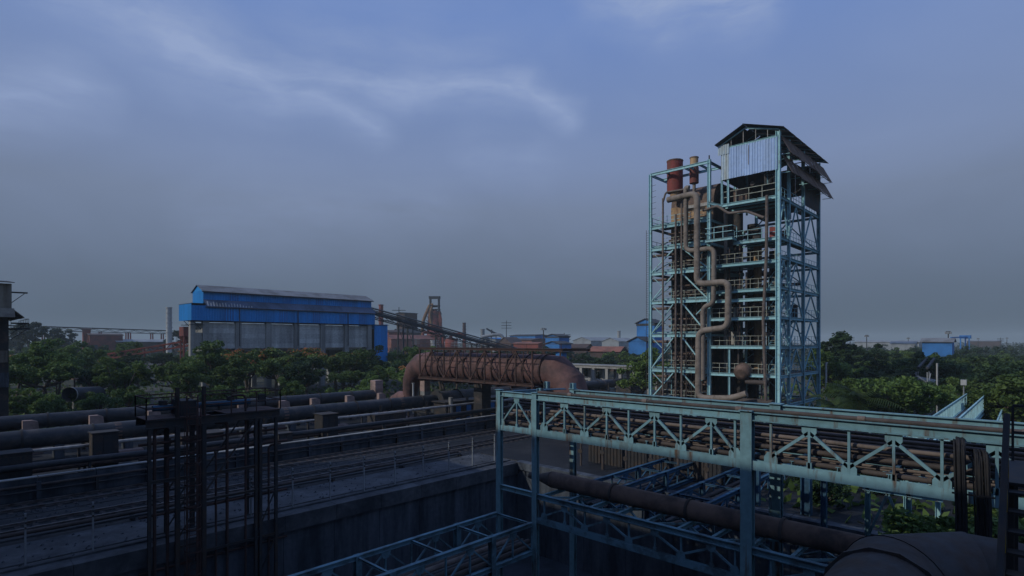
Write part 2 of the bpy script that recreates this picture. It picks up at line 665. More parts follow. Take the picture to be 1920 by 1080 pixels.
for i in range(23):
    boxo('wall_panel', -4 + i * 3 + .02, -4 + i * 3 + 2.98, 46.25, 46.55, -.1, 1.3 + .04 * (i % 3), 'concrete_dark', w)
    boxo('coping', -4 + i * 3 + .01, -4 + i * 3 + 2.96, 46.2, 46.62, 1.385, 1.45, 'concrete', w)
    if i % 2:
        boxo('buttress', -4 + i * 3 - .12, -4 + i * 3 + .12, 45.95, 46.24, -.1, 1.15, 'concrete_dark', w)

# unseen hall added behind the camera to put the foreground in shade
h = thing('shade_hall', 'large unseen hall added behind the viewpoint to shade the foreground', 'building', (-22, 8, 0))
boxo('wall', -42, -5.2, -34, 56.5, -7, 25.2, 'beige_cladding', h)
mb = MB().plate([(-43, -35, 24.8), (-43, 57.5, 24.8), (-23, 57.5, 29), (-23, -35, 29)], .2).plate([(-4.6, 57.5, 24.8), (-4.6, -35, 24.8), (-23, -35, 29), (-23, 57.5, 29)], .2)
obj('roof', mb.mesh('roof'), 'roof_dark', h)
for i in range(12):
    boxo('window', -5.2, -5.15, -30 + i * 6, -27 + i * 6, 13, 15.5, 'window_dark', h)

# ------------------------------------------------------------------ the teal truss bridge
BX0, BX1 = 23.3, 26.7
Z1, Z0 = 6.95, 4.97            # upper truss chords
L1, L0 = 1.47, .17             # lower truss chords
br = thing('pipe_bridge', 'long teal steel truss bridge carrying rows of pipes across the foreground', 'pipe bridge', (25, 8.9, PZ))
POSTS = [23.2, 20.4, 8.85, -2.7, -14.3]
for y in POSTS:
    for x in (BX0, BX1):
        wd = .46 if y < 10 else .33
        if y == 23.2 and x == BX1:
            continue
        p = beam('post', (x, y, PZ), (x, y, Z1 + .20), wd, wd * .8, 'bridge_teal', br, up=(1, 0, 0))
        boxo('post_cap', x - wd * .6, x + wd * .6, y - wd * .6, y + wd * .6, Z1 + .205, Z1 + .235, 'bridge_teal', p)
        boxo('base_plate', x - wd, x + wd, y - wd, y + wd, PZ + .01, PZ + .06, 'bridge_teal', p)


def w_truss(parent, x, ya, yb, zt, zb, nodes, side, small=1.0, mname='bridge_teal'):
    """chords between posts ya > yb; nodes: list of (y, 'top'|'bot')"""
    beam('top_chord', (x, ya, zt), (x, yb, zt), .28 * small, .36 * small, mname, parent)
    beam('bottom_chord', (x, ya, zb), (x, yb, zb), .38 * small, .24 * small, mname, parent, up=(1, 0, 0))
    gx = x + side * .035
    for (y, t) in nodes:
        bbar('vertical', (x, y, zb + .15 * small), (x, y, zt - .15 * small), .085 * small, mname, parent, .10 * small)
        gw, gh = .26 * small, .46 * small
        if t == 'top':
            zz = zt - .15 * small
            pts = [(gx, y + gw, zz), (gx, y - gw, zz), (gx, y - gw, zz - gh * .6), (gx, y - gw * .5, zz - gh), (gx, y + gw * .5, zz - gh), (gx, y + gw, zz - gh * .6)]
        else:
            zz = zb + .15 * small
            pts = [(gx, y + gw, zz), (gx, y + gw, zz + gh * .55), (gx, y + gw * .5, zz + gh), (gx, y - gw * .5, zz + gh), (gx, y - gw, zz + gh * .55), (gx, y - gw, zz)]
        obj('gusset_plate', MB().plate(pts, .02).mesh('gusset'), mname, parent)
        yy = y
        e = MB().box(x - .05, x + .05, yy - .09 * small, yy + .09 * small, zb + .15 * small, zb + .4 * small)
        if t == 'top':
            obj('foot_plate', e.mesh('foot'), mname, parent)
    for (a, ta), (b, tb) in zip(nodes[:-1], nodes[1:]):
        za = zt - .42 * small if ta == 'top' else zb + .42 * small
        zb2 = zt - .42 * small if tb == 'top' else zb + .42 * small
        if ta != tb:
            bbar('diagonal', (x, a, za), (x, b, zb2), .09 * small, mname, parent, .11 * small)


NB = [(19.75, 'bot'), (18.35, 'top'), (17.05, 'bot'), (15.7, 'top'), (14.45, 'bot'), (13.07, 'top'), (11.77, 'bot'), (10.37, 'top'), (9.35, 'bot')]
NR = [(7.92, 'bot'), (6.52, 'top'), (5.19, 'bot'), (3.82, 'top'), (2.48, 'bot'), (1.1, 'top'), (-.3, 'bot'), (-1.6, 'top')]
NL = [(22.95, 'bot'), (21.8, 'top'), (20.65, 'bot')]
for x, side in ((BX0, -1), (BX1, 1)):
    if side < 0:
        w_truss(br, x, 23.2, 20.4, Z1, Z0, NL, side, .8)
    w_truss(br, x, 20.4, 8.85, Z1, Z0, NB, side)
    w_truss(br, x, 8.85, -2.7, Z1, Z0, NR, side)
    beam('top_chord', (x, -2.7, Z1), (x, -14.3, Z1), .26, .30, 'bridge_teal', br)
    beam('bottom_chord', (x, -2.7, Z0), (x, -14.3, Z0), .26, .30, 'bridge_teal', br)
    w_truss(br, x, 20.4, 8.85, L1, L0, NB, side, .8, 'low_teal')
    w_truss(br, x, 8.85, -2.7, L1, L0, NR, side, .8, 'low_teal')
beam('edge_beam', (BX0, 23.2, 1.5), (BX0, 20.4, 1.5), .2, .28, 'bridge_teal', br)
for i in range(15):
    y = 20.0 - i * 1.6
    for zz in (Z0 + .25, L1 + .02):
        beam('cross_beam', (BX0 + .14, y, zz), (BX1 - .14, y, zz), .14, .18, 'bridge_teal', br)
for i in range(7):
    ya, yb = 20.2 - i * 3.2, 17.0 - i * 3.2
    bbar('plan_brace', (BX0 + .15, ya, L1 - .1), (BX1 - .15, yb, L1 - .1), .09, 'bridge_teal', br)
    bbar('plan_brace', (BX1 - .15, ya, L1 - .2), (BX0 + .15, yb, L1 - .2), .09, 'bridge_teal', br)
for (x, y, hh) in ((BX1 - .1, 22.35, .42), (BX1, 20.4, .42), (BX0 + .4, 20.4, .3)):
    beam('stub_post', (x, y, Z1 + .14), (x, y, Z1 + .14 + hh), .28, .28, 'bridge_teal', br, up=(0, 1, 0))
beam('end_tie', (BX0, 23.2, Z1), (BX1 - .1, 22.4, Z1), .14, .2, 'bridge_teal', br)
# cable tray on the end bay
obj('cable_tray', MB().plate([(BX0 + 1.0, 23.0, Z1 + .12), (BX0 + .6, 22.6, Z1 + .12), (BX1 - .5, 20.5, Z1 + .22), (BX1 - .2, 21.0, Z1 + .22)], .05).mesh('tray'), 'yard_blue', br)

# pipes lying on the bridge, each a thing
ROWN = ('bottom', 'second lowest', 'third lowest', 'middle', 'third highest', 'second highest', 'top')
for lay in range(7):
    zc = 5.16 + lay * .235
    for k, side in enumerate(('near', 'middle', 'far')):
        x = 23.62 + k * 1.15 + .28 * (lay % 2) + random.uniform(-.06, .06)
        r = random.choice((.05, .065, .08, .10))
        y0 = random.choice((20.0, 19.6, 22.4, 23.0)) if x < 25 else 20.0
        pts = [(x, y0, zc + r)]
        for q in range(1, 12):
            pts.append((x + random.uniform(-.03, .03), y0 + (-14 - y0) * q / 11, zc + r + random.uniform(-.025, .02)))
        o = thing('rack_pipe', f'{side} pipe in the {ROWN[lay]} row inside the upper truss of the teal bridge', 'pipe', (x, 5, zc), 'pipes packed inside the truss bridge')
        mt = random.choice(('brown_pipe', 'thin_pipe', 'brown_pipe', 'black_pipe', 'thin_pipe'))
        obj('tube', MB().tube(pts, r, 10).mesh('pipe'), mt, o)
        for q in range(3):
            yy = random.uniform(-2, 19)
            cyl('clamp', (x, yy, zc + r), (x, yy - random.choice((.1, .12, .9)), zc + r), r + .02, random.choice((mt, mt, 'grey_lagging')), o)
o = thing('steam_pipe', 'thin rusty pipe lying along the near top edge of the teal bridge', 'pipe', (BX0, 10, Z1 + .26))
obj('tube', MB().tube([(BX0 + .02, 20.2, Z1 + .25), (BX0 + .02, -14, Z1 + .25)], .085, 12).mesh('pipe'), 'brown_pipe', o)
for i in range(6):
    y = 18 - i * 4.4
    cyl('coupling', (BX0 + .02, y - .12, Z1 + .25), (BX0 + .02, y + .12, Z1 + .25), .11, 'thin_pipe', o)
o = thing('gas_pipe', 'thick rusty pipe resting on the lower truss under the bridge', 'pipe', (25, 8, 2))
for i in range(8):
    ya, yb = 20.6 - i * 4.2, 20.6 - (i + 1) * 4.2
    s = obj('pipe_section', MB().tube([(25, ya - .03, 2.03), (25, yb + .03, 2.03)], .46, 22).mesh('pipe'), 'vessel_brown', o)
    cyl('flange', (25, yb - .06, 2.03), (25, yb + .06, 2.03), .53, 'brown_pipe', s)
obj('end_cone', MB().tube([(25, 20.6, 2.03), (25, 21.5, 2.0), (25, 22.3, 2.0)], [.46, .22, .2], 18).mesh('cone'), 'brown_pipe', o)

# hanging cable bundle at the right of the bridge
cb = thing('cable_bundle', 'bundle of dark cables hanging down over the right end of the teal bridge', 'cables', (22.7, 1.6, 2))
for i in range(24):
    near = i < 12
    y = (2.06 - .022 * i if near else 1.62 - .035 * (i - 12)) + random.uniform(-.02, .02)
    x = (22.62 if near else 22.85) + random.uniform(-.1, .1)
    top = (6.78 if near else 6.42) + random.uniform(-.08, .06)
    pts = fillet([(24.6, y + .3, top - .25), (23.5, y + .12, top + .05), (x + .12, y + .03, top + .02), (x - .06, y, top - .9),
                  (x + random.uniform(-.05, .05), y - .04, 4.4), (x + random.uniform(-.08, .08), y + random.uniform(-.08, .08), 1.4)], .6, 5)
    obj('cable', MB().tube(pts, random.choice((.024, .032, .04)), 7).mesh('cable'), 'cable_dark', cb)
bbar('clamp_bar', (22.5, 2.15, 5.2), (22.6, 1.1, 5.2), .05, 'cable_dark', cb)
bbar('clamp_bar', (22.5, 2.15, 3.2), (22.6, 1.1, 3.2), .05, 'cable_dark', cb)


# ------------------------------------------------------------------ lower pipe racks
def low_rack(label, x0, x1, ya, yb, zt, depth, m, bays, pipes, grp, feet=PZ, extra_cols=()):
    t = thing('pipe_rack', label, 'pipe rack', ((x0 + x1) / 2, (ya + yb) / 2, feet), grp)
    n = bays
    for y in (ya, yb):
        beam('top_chord', (x0, y, zt), (x1, y, zt), .22, .22, m, t)
        beam('bottom_chord', (x0, y, zt - depth), (x1, y, zt - depth), .22, .22, m, t)
        for i in range(n + 1):
            x = x0 + (x1 - x0) * i / n
            bbar('vertical', (x, y, zt - .1), (x, y, zt - depth + .1), .08, m, t)
            if i < n:
                xn = x0 + (x1 - x0) * (i + 1) / n
                if i % 2:
                    bbar('diagonal', (x, y, zt - .12), (xn, y, zt - depth + .12), .08, m, t)
                else:
                    bbar('diagonal', (x, y, zt - depth + .12), (xn, y, zt - .12), .08, m, t)
                    obj('gusset_plate', MB().plate([(xn - .3, y - .05, zt - .1), (xn + .3, y - .05, zt - .1), (xn + .16, y - .05, zt - .45), (xn - .16, y - .05, zt - .45)], .02).mesh('gusset'), m, t)
    for i in range(0, n + 1, 2):
        x = x0 + (x1 - x0) * i / n
        beam('cross_beam', (x, ya, zt - depth + .02), (x, yb, zt - depth + .02), .16, .16, m, t)
        beam('cross_beam', (x, ya, zt - .02), (x, yb, zt - .02), .12, .12, m, t)
    for i in range(0, n + 1, 4):
        x = x0 + (x1 - x0) * i / n
        for y in (ya, yb):
            beam('post', (x, y, feet), (x, y, zt + .12), .3, .3, m, t, up=(0, 1, 0))
    for k in range(pipes):
        y = ya + (yb - ya) * (k + .6) / (pipes + .2)
        r = random.choice((.09, .13, .17))
        o = obj('rack_pipe', MB().tube([(x0 - .5, y, zt - depth + .1 + r), (x1 + .5, y, zt - depth + .1 + r)], r, 10).mesh('pipe'), random.choice(('brown_pipe', 'thin_pipe', 'black_pipe')))
        tag(o, ('farthest', 'second farthest', 'third farthest', 'third nearest', 'second nearest', 'nearest')[k if k < 3 else 6 - pipes + k] + ' brown pipe lying in ' + grp, 'pipe', 'pipes in ' + grp)
    return t


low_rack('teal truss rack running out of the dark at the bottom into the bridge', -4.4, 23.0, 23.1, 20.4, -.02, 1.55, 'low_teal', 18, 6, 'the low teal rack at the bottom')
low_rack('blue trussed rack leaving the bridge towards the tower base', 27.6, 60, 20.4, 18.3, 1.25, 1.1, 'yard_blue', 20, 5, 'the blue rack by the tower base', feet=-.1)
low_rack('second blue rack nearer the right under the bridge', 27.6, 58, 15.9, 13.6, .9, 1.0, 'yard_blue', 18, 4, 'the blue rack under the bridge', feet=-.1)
for k, (u, v0, v1, wd) in enumerate(((1455, 885, 985, .55), (1512, 880, 960, .5), (1545, 890, 950, .25), (1420, 890, 980, .3))):
    p = onx(u, 880, 31.0 + (k % 2) * 4)
    t = thing('blue_column', ['thick blue steel column under the bridge right of the big post', 'second thick blue column farther under the bridge',
                              'slim blue column nearest the dirt path under the bridge', 'slim blue column just behind the big bridge post'][k], 'column', (p.x, p.y, PZ if p.x < 34 else 0))
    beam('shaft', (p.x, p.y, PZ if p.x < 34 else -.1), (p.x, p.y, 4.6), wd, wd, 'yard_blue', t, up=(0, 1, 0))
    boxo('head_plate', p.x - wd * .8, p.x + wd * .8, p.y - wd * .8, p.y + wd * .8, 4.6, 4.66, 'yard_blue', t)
# small teal A-frame trestle under the right bay
t = thing('trestle_frame', 'small teal trestle frame with an inverted V under the right bay of the bridge', 'trestle', (30, 6, -.1))
pa, pb = onx(1627, 918, 30.0), onx(1704, 925, 30.0)
zt = 3.25
for p in (pa, pb):
    beam('post', (30, p.y, PZ), (30, p.y, zt), .2, .2, 'bridge_teal', t, up=(0, 1, 0))
beam('cap_beam', (30, pa.y + .2, zt), (30, pb.y - 1.2, zt), .2, .22, 'bridge_teal', t)
ym = (pa.y + pb.y) / 2
bbar('brace', (30, ym, zt - .1), (30, pa.y, 1.0), .1, 'bridge_teal', t)
bbar('brace', (30, ym, zt - .1), (30, pb.y, 1.0), .1, 'bridge_teal', t)
beam('tie_beam', (30, pa.y, .9), (30, pb.y, .9), .14, .16, 'bridge_teal', t)

# big grey duct turning in the lower right corner
d = thing('gas_duct', 'big grey elbow duct turning right in the lower right corner', 'duct', (17, 2.8, 0))
for me in mitred([(2, 2.75, 3.55), (6, 2.75, 3.6), (10, 2.75, 3.65), (14, 2.75, 3.7), (16.9, 2.75, 3.75), (18.4, 1.4, 3.77), (18.4, -2, 3.78), (18.4, -6, 3.79), (18.4, -14, 3.8)], 1.3, 36, .02):
    obj('duct_strake', me, 'duct_grey', d)
for x in (8.2, 12.1, 15.6):
    cyl('stiffener', (x, 2.75, 3.6 + x * .008), (x + .1, 2.75, 3.6 + x * .008), 1.38, 'duct_grey', d)
for yy in (.3, -1.0, -2.3, -4.2):
    cyl('stiffener', (18.4, yy, 3.78), (18.4, yy - .1, 3.78), 1.38, 'duct_grey', d)
obj('manhole', MB().tube([(18.0, -.4, 4.95), (18.0, -.4, 5.25)], .35, 18).mesh('manhole'), 'dark_steel', d)
for (x, y) in ((12, 2.75), (18.4, -3), (18.4, -9)):
    beam('support_leg', (x, y, PZ), (x, y, 2.6), .4, .4, 'dark_steel', d, up=(0, 1, 0))

# steep stair with yellow balusters at the right edge
st = thing('stairway', 'steep steel stair with dark handrails and yellow balusters at the right edge', 'stairs', (10, 0, 4))
S0, S1 = Vector((12.1, 0, 7.72)), Vector((8.2, 0, 3.7))
for y, nm in ((.45, 0), (-.55, 1)):
    a, b = S0 + Vector((0, y, 0)), S1 + Vector((0, y, 0))
    bbar('stringer', a, b, .05, 'dark_steel', st, .22)
    obj('handrail', MB().tube([a + Vector((0, 0, 1.09)), b + Vector((0, 0, 1.09))], .045, 10).mesh('rail'), 'dark_steel', st)
    obj('mid_rail', MB().tube([a + Vector((0, 0, .55)), b + Vector((0, 0, .55))], .025, 8).mesh('rail'), 'dark_steel', st)
    for i in range(9):
        p = a.lerp(b, i / 8)
        bbar('baluster', p, p + Vector((0, 0, 1.07)), .05, 'safety_yellow', st)
for i in range(16):
    p = S0.lerp(S1, (i + .5) / 16)
    boxo('tread', p.x - .13, p.x + .13, -.52, .42, p.z - .02, p.z + .02, 'dark_steel', st)
boxo('landing', 12.12, 14.4, -1.2, .5, 7.66, 7.72, 'dark_steel', st)
for (x, y) in ((12.3, .45), (14.3, .45), (14.3, -1.1), (12.3, -1.1)):
    bbar('landing_post', (x, y, PZ), (x, y, 7.66), .16, 'dark_steel', st)
railing('railing', [(14.35, -1.15, 7.72), (14.35, .45, 7.72)], 'dark_steel', st)

# ------------------------------------------------------------------ fence along the walkway
fe = thing('walkway_fence', 'thin post and rail fence along the edge of the concrete walkway', 'fence', (15, 32.6, .12))
FX = []
for i in range(-8, 8):
    x = 17.6 + i * 2.42
    if x > 33.5 or x < -4.5:
        continue
    FX.append(x)
    p = bbar('post', (x, 32.55, .1), (x, 32.55, 2.42), .075, 'grey_far', fe)
    for k in range(3):
        boxo('insulator', x - .03, x + .03, 32.42, 32.5, 1.75 + k * .22, 1.83 + k * .22, 'dark_steel', p)
for z, r in ((.22, .035), (1.3, .014), (1.85, .014), (2.34, .02)):
    obj('rail', MB().tube([(FX[0], 32.55, z), (FX[-1], 32.55, z)], r, 6).mesh('rail'), 'steel_far', fe)

# ------------------------------------------------------------------ dark access gantry left of centre
ga = thing('access_gantry', 'dark steel access gantry with railed platform and caged ladder rising from the pit', 'gantry', (11, 31.1, PZ))
GX0, GX1, GY0, GY1, GZ = 7.3, 13.75, 31.0, 33.0, 6.2
for x in (8.65, 9.85):
    for y in (GY0 + .1, GY1 - .1):
        beam('column', (x, y, PZ if y < 31.5 else .1), (x, y, GZ - .42), .20, .20, 'dark_steel', ga, up=(0, 1, 0))
for (x, y) in ((7.45, GY0 + .1), (12.45, GY0 + .1), (12.7, GY0 + .1), (12.7, GY1 - .1), (13.55, GY0 + .1)):
    beam('column', (x, y, PZ if y < 31.5 else .1), (x, y, GZ - .42), .15, .15, 'dark_steel', ga, up=(0, 1, 0))
for y in (GY0 + .1, GY1 - .1):
    beam('girder', (GX0, y, GZ - .21), (GX1, y, GZ - .21), .2, .4, 'dark_steel', ga)
    bbar('brace', (9.85, y, 2.2), (12.45, y, GZ - .4), .07, 'dark_steel', ga)
    for z0 in ((-6.6, -4.4, -2.2, 0.2, 2.2) if y < 31.5 else (.3, 2.2)):
        bbar('brace', (8.65, y, z0), (9.85, y, z0 + 1.9), .06, 'dark_steel', ga)
        beam('tie_beam', (8.65, y, z0 + 2.0), (9.85, y, z0 + 2.0), .08, .1, 'dark_steel', ga)
for z0 in (-5.8, -3.2, -.6):
    bbar('brace', (12.45, GY0 + .1, z0), (13.55, GY0 + .1, z0 + 2.4), .06, 'dark_steel', ga)
    beam('tie_beam', (9.85, GY0 + .1, z0 + 2.5), (13.55, GY0 + .1, z0 + 2.5), .09, .12, 'dark_steel', ga)
beam('tie_beam', (7.45, GY0 + .1, 3.2), (12.45, GY0 + .1, 3.2), .12, .16, 'dark_steel', ga)
for i in range(9):
    x = GX0 + i * (GX1 - GX0) / 9
    if 2.2 < x - GX0 < 2.9:
        continue
    boxo('deck_plate', x + .01, x + (GX1 - GX0) / 9 - .01, GY0, GY1, GZ, GZ + .035, 'rust_cage', ga)
railing('railing', [(GX0, GY1, GZ + .03), (GX0, GY0, GZ + .03), (8.65, GY0, GZ + .03)], 'rust_cage', ga, r=.028)
railing('railing', [(9.85, GY0, GZ + .03), (GX1, GY0, GZ + .03), (GX1, GY1, GZ + .03)], 'rust_cage', ga, r=.028)
railing('railing', [(GX0, GY1, GZ + .03), (GX1, GY1, GZ + .03)], 'rust_cage', ga, r=.028)
ld = MB()
for x in (9.0, 9.5):
    ld.bar((x, GY0 - .12, PZ + .05), (x, GY0 - .12, GZ + 1.1), .06)
for i in range(47):
    ld.bar((9.0, GY0 - .12, PZ + .35 + i * .29), (9.5, GY0 - .12, PZ + .35 + i * .29), .03)
obj('ladder', ld.mesh('ladder'), 'rust_cage', ga)
cgm = MB()
for i in range(9):
    z = -2.6 + i * 1.1
    pts = [(9.25 + .36 * math.cos(a), GY0 - .15 - .6 * math.sin(a), z) for a in [math.pi * k / 8 for k in range(9)]]
    for a, b in zip(pts[:-1], pts[1:]):
        cgm.bar(a, b, .03, .05)
for a in [math.pi * k / 4 for k in range(5)]:
    cgm.bar((9.25 + .36 * math.cos(a), GY0 - .15 - .6 * math.sin(a), -2.6), (9.25 + .36 * math.cos(a), GY0 - .15 - .6 * math.sin(a), 6.8), .025)
obj('ladder_cage', cgm.mesh('cage'), 'rust_cage', ga)
for x in (8.65, 9.85):
    beam('mast', (x, GY0 + .1, GZ + .04), (x, GY0 + .1, GZ + 1.5), .16, .16, 'dark_steel', ga, up=(0, 1, 0))
for k in range(9):
    x = 7.7 + k * .7 + random.uniform(-.2, .2)
    y = GY0 + random.uniform(.25, .45)
    zt_ = random.choice((GZ - .45, GZ - .45, 4.2, GZ + .9))
    obj('drop_pipe', MB().tube(fillet([(x, y, PZ + .02), (x, y, zt_), (x + random.uniform(-.8, .8), y, zt_ + .02)], .2, 3), random.choice((.04, .06, .08)), 8).mesh('pipe'), 'rust_cage', ga)
for z in (-3.5, -1.2, 1.5, 4.3, 5.0):
    obj('cross_pipe', MB().tube([(GX0 - .2, GY0 + .5, z), (GX1 + .6, GY0 + .5, z + .05)], .07, 8).mesh('pipe'), 'rust_cage', ga)
boxo('valve_box', 8.9, 9.6, GY0 + .4, GY1 - .1, GZ + .04, GZ + .8, 'dark_steel', ga)
for x in (8.3, 11.6, 13.3):
    boxo('junction_box', x, x + .35, GY1 - .25, GY1 - .02, GZ + .3, GZ + .75, 'dark_machine', ga)
o = thing('blue_pipe', 'short pale blue pipe lying along the back of the gantry platform', 'pipe', (11.2, 32.8, GZ))
obj('tube', MB().tube([(8.0, 32.82, GZ + .38), (12.8, 32.82, GZ + .38)], .15, 16).mesh('pipe'), 'yard_blue', o)
for x in (9.4, 11.2, 12.6):
    boxo('saddle', x - .06, x + .06, 32.68, 32.96, GZ + .036, GZ + .24, 'dark_steel', o)

# ------------------------------------------------------------------ the dark pipe lines
PYF, PZF, PRF = 59.5, 2.1, .76
pl = thing('pipeline', 'long dark pipe with flanged joints in front of its twin on low piers', 'pipeline', (40, PYF, 0))
x = -9.6
n = 0
while x < 94:
    L = 5.0 + .35 * ((n * 7) % 3 - 1)
    mb = MB().tube([(x + .02, PYF, PZF), (x + L - .02, PYF, PZF)], PRF, 26)
    sec = obj('pipe_section', mb.mesh('pipe'), 'black_pipe', pl)
    cyl('flange', (x + L - .07, PYF, PZF), (x + L + .07, PYF, PZF), PRF + .09, 'dark_steel', sec)
    if n % 3 == 1:
        cyl('patch_band', (x + L * .3, PYF, PZF), (x + L * .3 + .5, PYF, PZF), PRF + .012, 'vessel_brown', sec)
    xm = x + L * .5
    boxo('pier', xm - .32, xm + .32, PYF - .6, PYF + .6, -.1, PZF - PRF + .12, 'concrete_dark', pl)
    if n % 2 == 0:
        boxo('pier_foot', xm - .9, xm + .9, PYF - 1.5, PYF - .62, -.1, .5, 'saddle_pink', pl)
    x += L
    n += 1
pl = thing('pipeline', 'farther dark pipe of the pair, held by pinkish concrete saddles', 'pipeline', (12, 64.5, 0))
x = -9.6
n = 0
while x < 40.5:
    L = 4.3
    sec = obj('pipe_section', MB().tube([(x + .02, 64.5, 2.95), (x + L - .02, 64.5, 2.95)], .65, 24).mesh('pipe'), 'black_pipe', pl)
    cyl('flange', (x + L - .06, 64.5, 2.95), (x + L + .06, 64.5, 2.95), .73, 'dark_steel', sec)
    xm = x + 2.9 + .3 * (n % 3)
    mb = MB().plate([(xm - .45, 62.9, -.1), (xm + .95, 62.9, -.1), (xm + .55, 62.9, 3.1), (xm + .2, 62.9, 3.25), (xm - .45, 62.9, 3.25)], .55)
    obj('saddle', mb.mesh('saddle'), 'saddle_pink', pl)
    x += L
    n += 1
o = thing('pipe_pillar', 'square banded brick pillar at the end of the farther dark pipe', 'pillar', (41.6, 64.5, 0))
for k in range(9):
    boxo('course', 41.0, 42.2 - .03 * (k % 2), 63.9, 65.1, k * .55 - .1, k * .55 + .43, 'saddle_pink' if k > 5 else 'concrete', o)
struct('pipe_plinth', MB().box(-9.6, 96, 57.2, 67.5, -.2, .35), 'coal_ground')
# stout dark sleeve and a pump shed under the rusty bend
o = thing('valve_chamber', 'stout black flanged drum around the dark pipe below the rusty bend', 'drum', (52, PYF, 0))
cyl('drum', (47.5, PYF - .3, 1.75), (66, PYF - .3, 1.75), 1.5, 'dark_machine', o)
for x in (47.5, 51.0, 56, 61, 66):
    cyl('flange', (x - .09, PYF - .3, 1.75), (x + .09, PYF - .3, 1.75), 1.68, 'dark_steel', o)
for x in (49, 54, 59):
    boxo('cradle', x - .4, x + .4, PYF - 1.9, PYF + .8, -.1, 1.0, 'concrete_dark', o)
o = thing('pump_shed', 'small dark shed with blue doors between pale columns under the pipes', 'shed', (50, 56, 0))
boxo('wall', 45.5, 58, 54.9, 57.3, -.1, 2.2, 'dark_machine', o)
boxo('roof', 45.2, 58.3, 54.7, 57.4, 2.2, 2.3, 'dark_steel', o)
for x in (47.2, 49.0, 53.3):
    dd = boxo('door', x, x + .8, 54.85, 54.9, 0, 1.8, 'blue_far', o)
wi = boxo('window', 54.9, 55.9, 54.84, 54.9, .7, 1.6, 'grey_far', o)
boxo('pane', 55.02, 55.78, 54.82, 54.84, .8, 1.5, 'window_dark', wi)
for x in (46.0, 56.8):
    cyl('column', (x, 54.5, -.1), (x, 54.5, 2.9), .28, 'concrete_pale', o)

# portal frames under the pair of pipes and small lines along the tracks
for k in range(13):
    x = 3.2 + k * 6.6
    o = thing('pipe_portal', 'dark steel portal under the dark pipes ' + ('at the left edge', 'below the beige building', 'left of the gantry', 'behind the gantry platform', 'right of the gantry', 'before the blue building middle', 'before the blue building right half', 'left of the brick pillar', 'beside the brick pillar', 'under the arch left leg', 'under the arch middle', 'past the arch', 'farthest off to the right')[k], 'portal', (x, 60, 0), 'portals under the dark pipes')
    for y in (55.2, 57.6, 62.0):
        beam('post', (x, y, -.1), (x, y, 1.25 if y > 56 else 2.6), .26, .26, 'dark_steel', o, up=(0, 1, 0))
    beam('cap_beam', (x, 55.0, 1.27), (x, 65.4, 1.27), .26, .3, 'dark_steel', o)
    bbar('knee', (x, 55.3, .2), (x, 57.5, 1.15), .1, 'dark_steel', o)
for k, (y, z, r, m_, lab) in enumerate(((46.02, .95, .09, 'brown_pipe', 'thin rusty pipe fixed along the face of the low track wall'), (46.0, .6, .06, 'black_pipe', 'thinnest black pipe along the foot of the low track wall'),
                                        (48.4, 1.75, .22, 'black_pipe', 'black pipe running just behind the low track wall'), (50.2, 1.25, .3, 'vessel_brown', 'brown pipe lying second behind the low track wall'),
                                        (52.4, 2.15, .14, 'grey_lagging', 'pale lagged pipe on short posts before the dark pipes'), (37.0, .42, .11, 'brown_pipe', 'rusty pipe along the back of the concrete walkway'),
                                        (36.6, .30, .07, 'black_pipe', 'black hose line along the back of the concrete walkway'))):
    o = thing('ground_pipe', lab, 'pipe', (20, y, 0))
    pts = [(-4 + 3.0 * q, y + random.uniform(-.03, .03), z + random.uniform(-.03, .03)) for q in range(25 if y > 45 else 13)]
    obj('tube', MB().tube(pts, r, 10).mesh('pipe'), m_, o)
    for q in range(0, len(pts), 2):
        boxo('support', pts[q][0] - .08, pts[q][0] + .08, y - .1, y + .1, -.05, z - r * .6, 'dark_steel', o)
for k, (x, y, a, b, c) in enumerate(((2.6, 49, 2.4, 1.6, 2.6), (14.5, 51, 3.2, 1.8, 2.2), (26, 49.5, 1.6, 1.6, 3.0), (33, 51.5, 4, 1.5, 2.1), (21, 47.6, 1.2, 1.0, 2.0), (8.5, 50.5, 1.6, 1.2, 3.2))):
    o = thing('plant_cabinet', ['dark plant cabinet behind the track wall at the far left', 'wide dark cabinet behind the track wall left of centre', 'tall dark cabinet behind the track wall', 'long dark cabinet behind the track wall below the arch',
                                'small dark cabinet close behind the track wall', 'tall thin dark cabinet behind the wall near the left gantry'][k], 'cabinet', (x, y, 0))
    boxo('body', x, x + a, y, y + b, -.05, c, 'dark_machine', o)
    boxo('lid', x - .08, x + a + .08, y - .08, y + b + .08, c, c + .07, 'dark_steel', o)
    for q in range(int(a / .6)):
        boxo('door', x + .06 + q * .6, x + .58 + q * .6, y - .03, y - .002, .2, c - .2, 'dark_steel', o)
rb_pts = []
for _ in range(900):
    x_ = random.uniform(0, 34)
    y_ = random.choice((random.uniform(36.4, 46), random.uniform(32.4, 36.2), random.uniform(41, 43.4)))
    rb_pts.append((x_, y_, (.13 if y_ < 36.3 else .05) + random.uniform(0, .03)))
mb = MB()
for (x_, y_, z_) in rb_pts:
    q = random.uniform(.03, .13)
    mb.add([(x_ - q, y_, z_ - .03), (x_, y_ - q * .7, z_ - .03), (x_ + q * .8, y_ + q * .2, z_ - .03), (x_ + q * .1, y_ + q * .6, z_ - .03), (x_ + .1 * q, y_, z_ + q * .55)],
           [(0, 1, 4), (1, 2, 4), (2, 3, 4), (3, 0, 4)])
tag(obj('track_rubble', mb.mesh('rubble'), 'concrete_dark'), 'loose stones and rubble strewn on the tracks and walkway', None, kind='stuff')

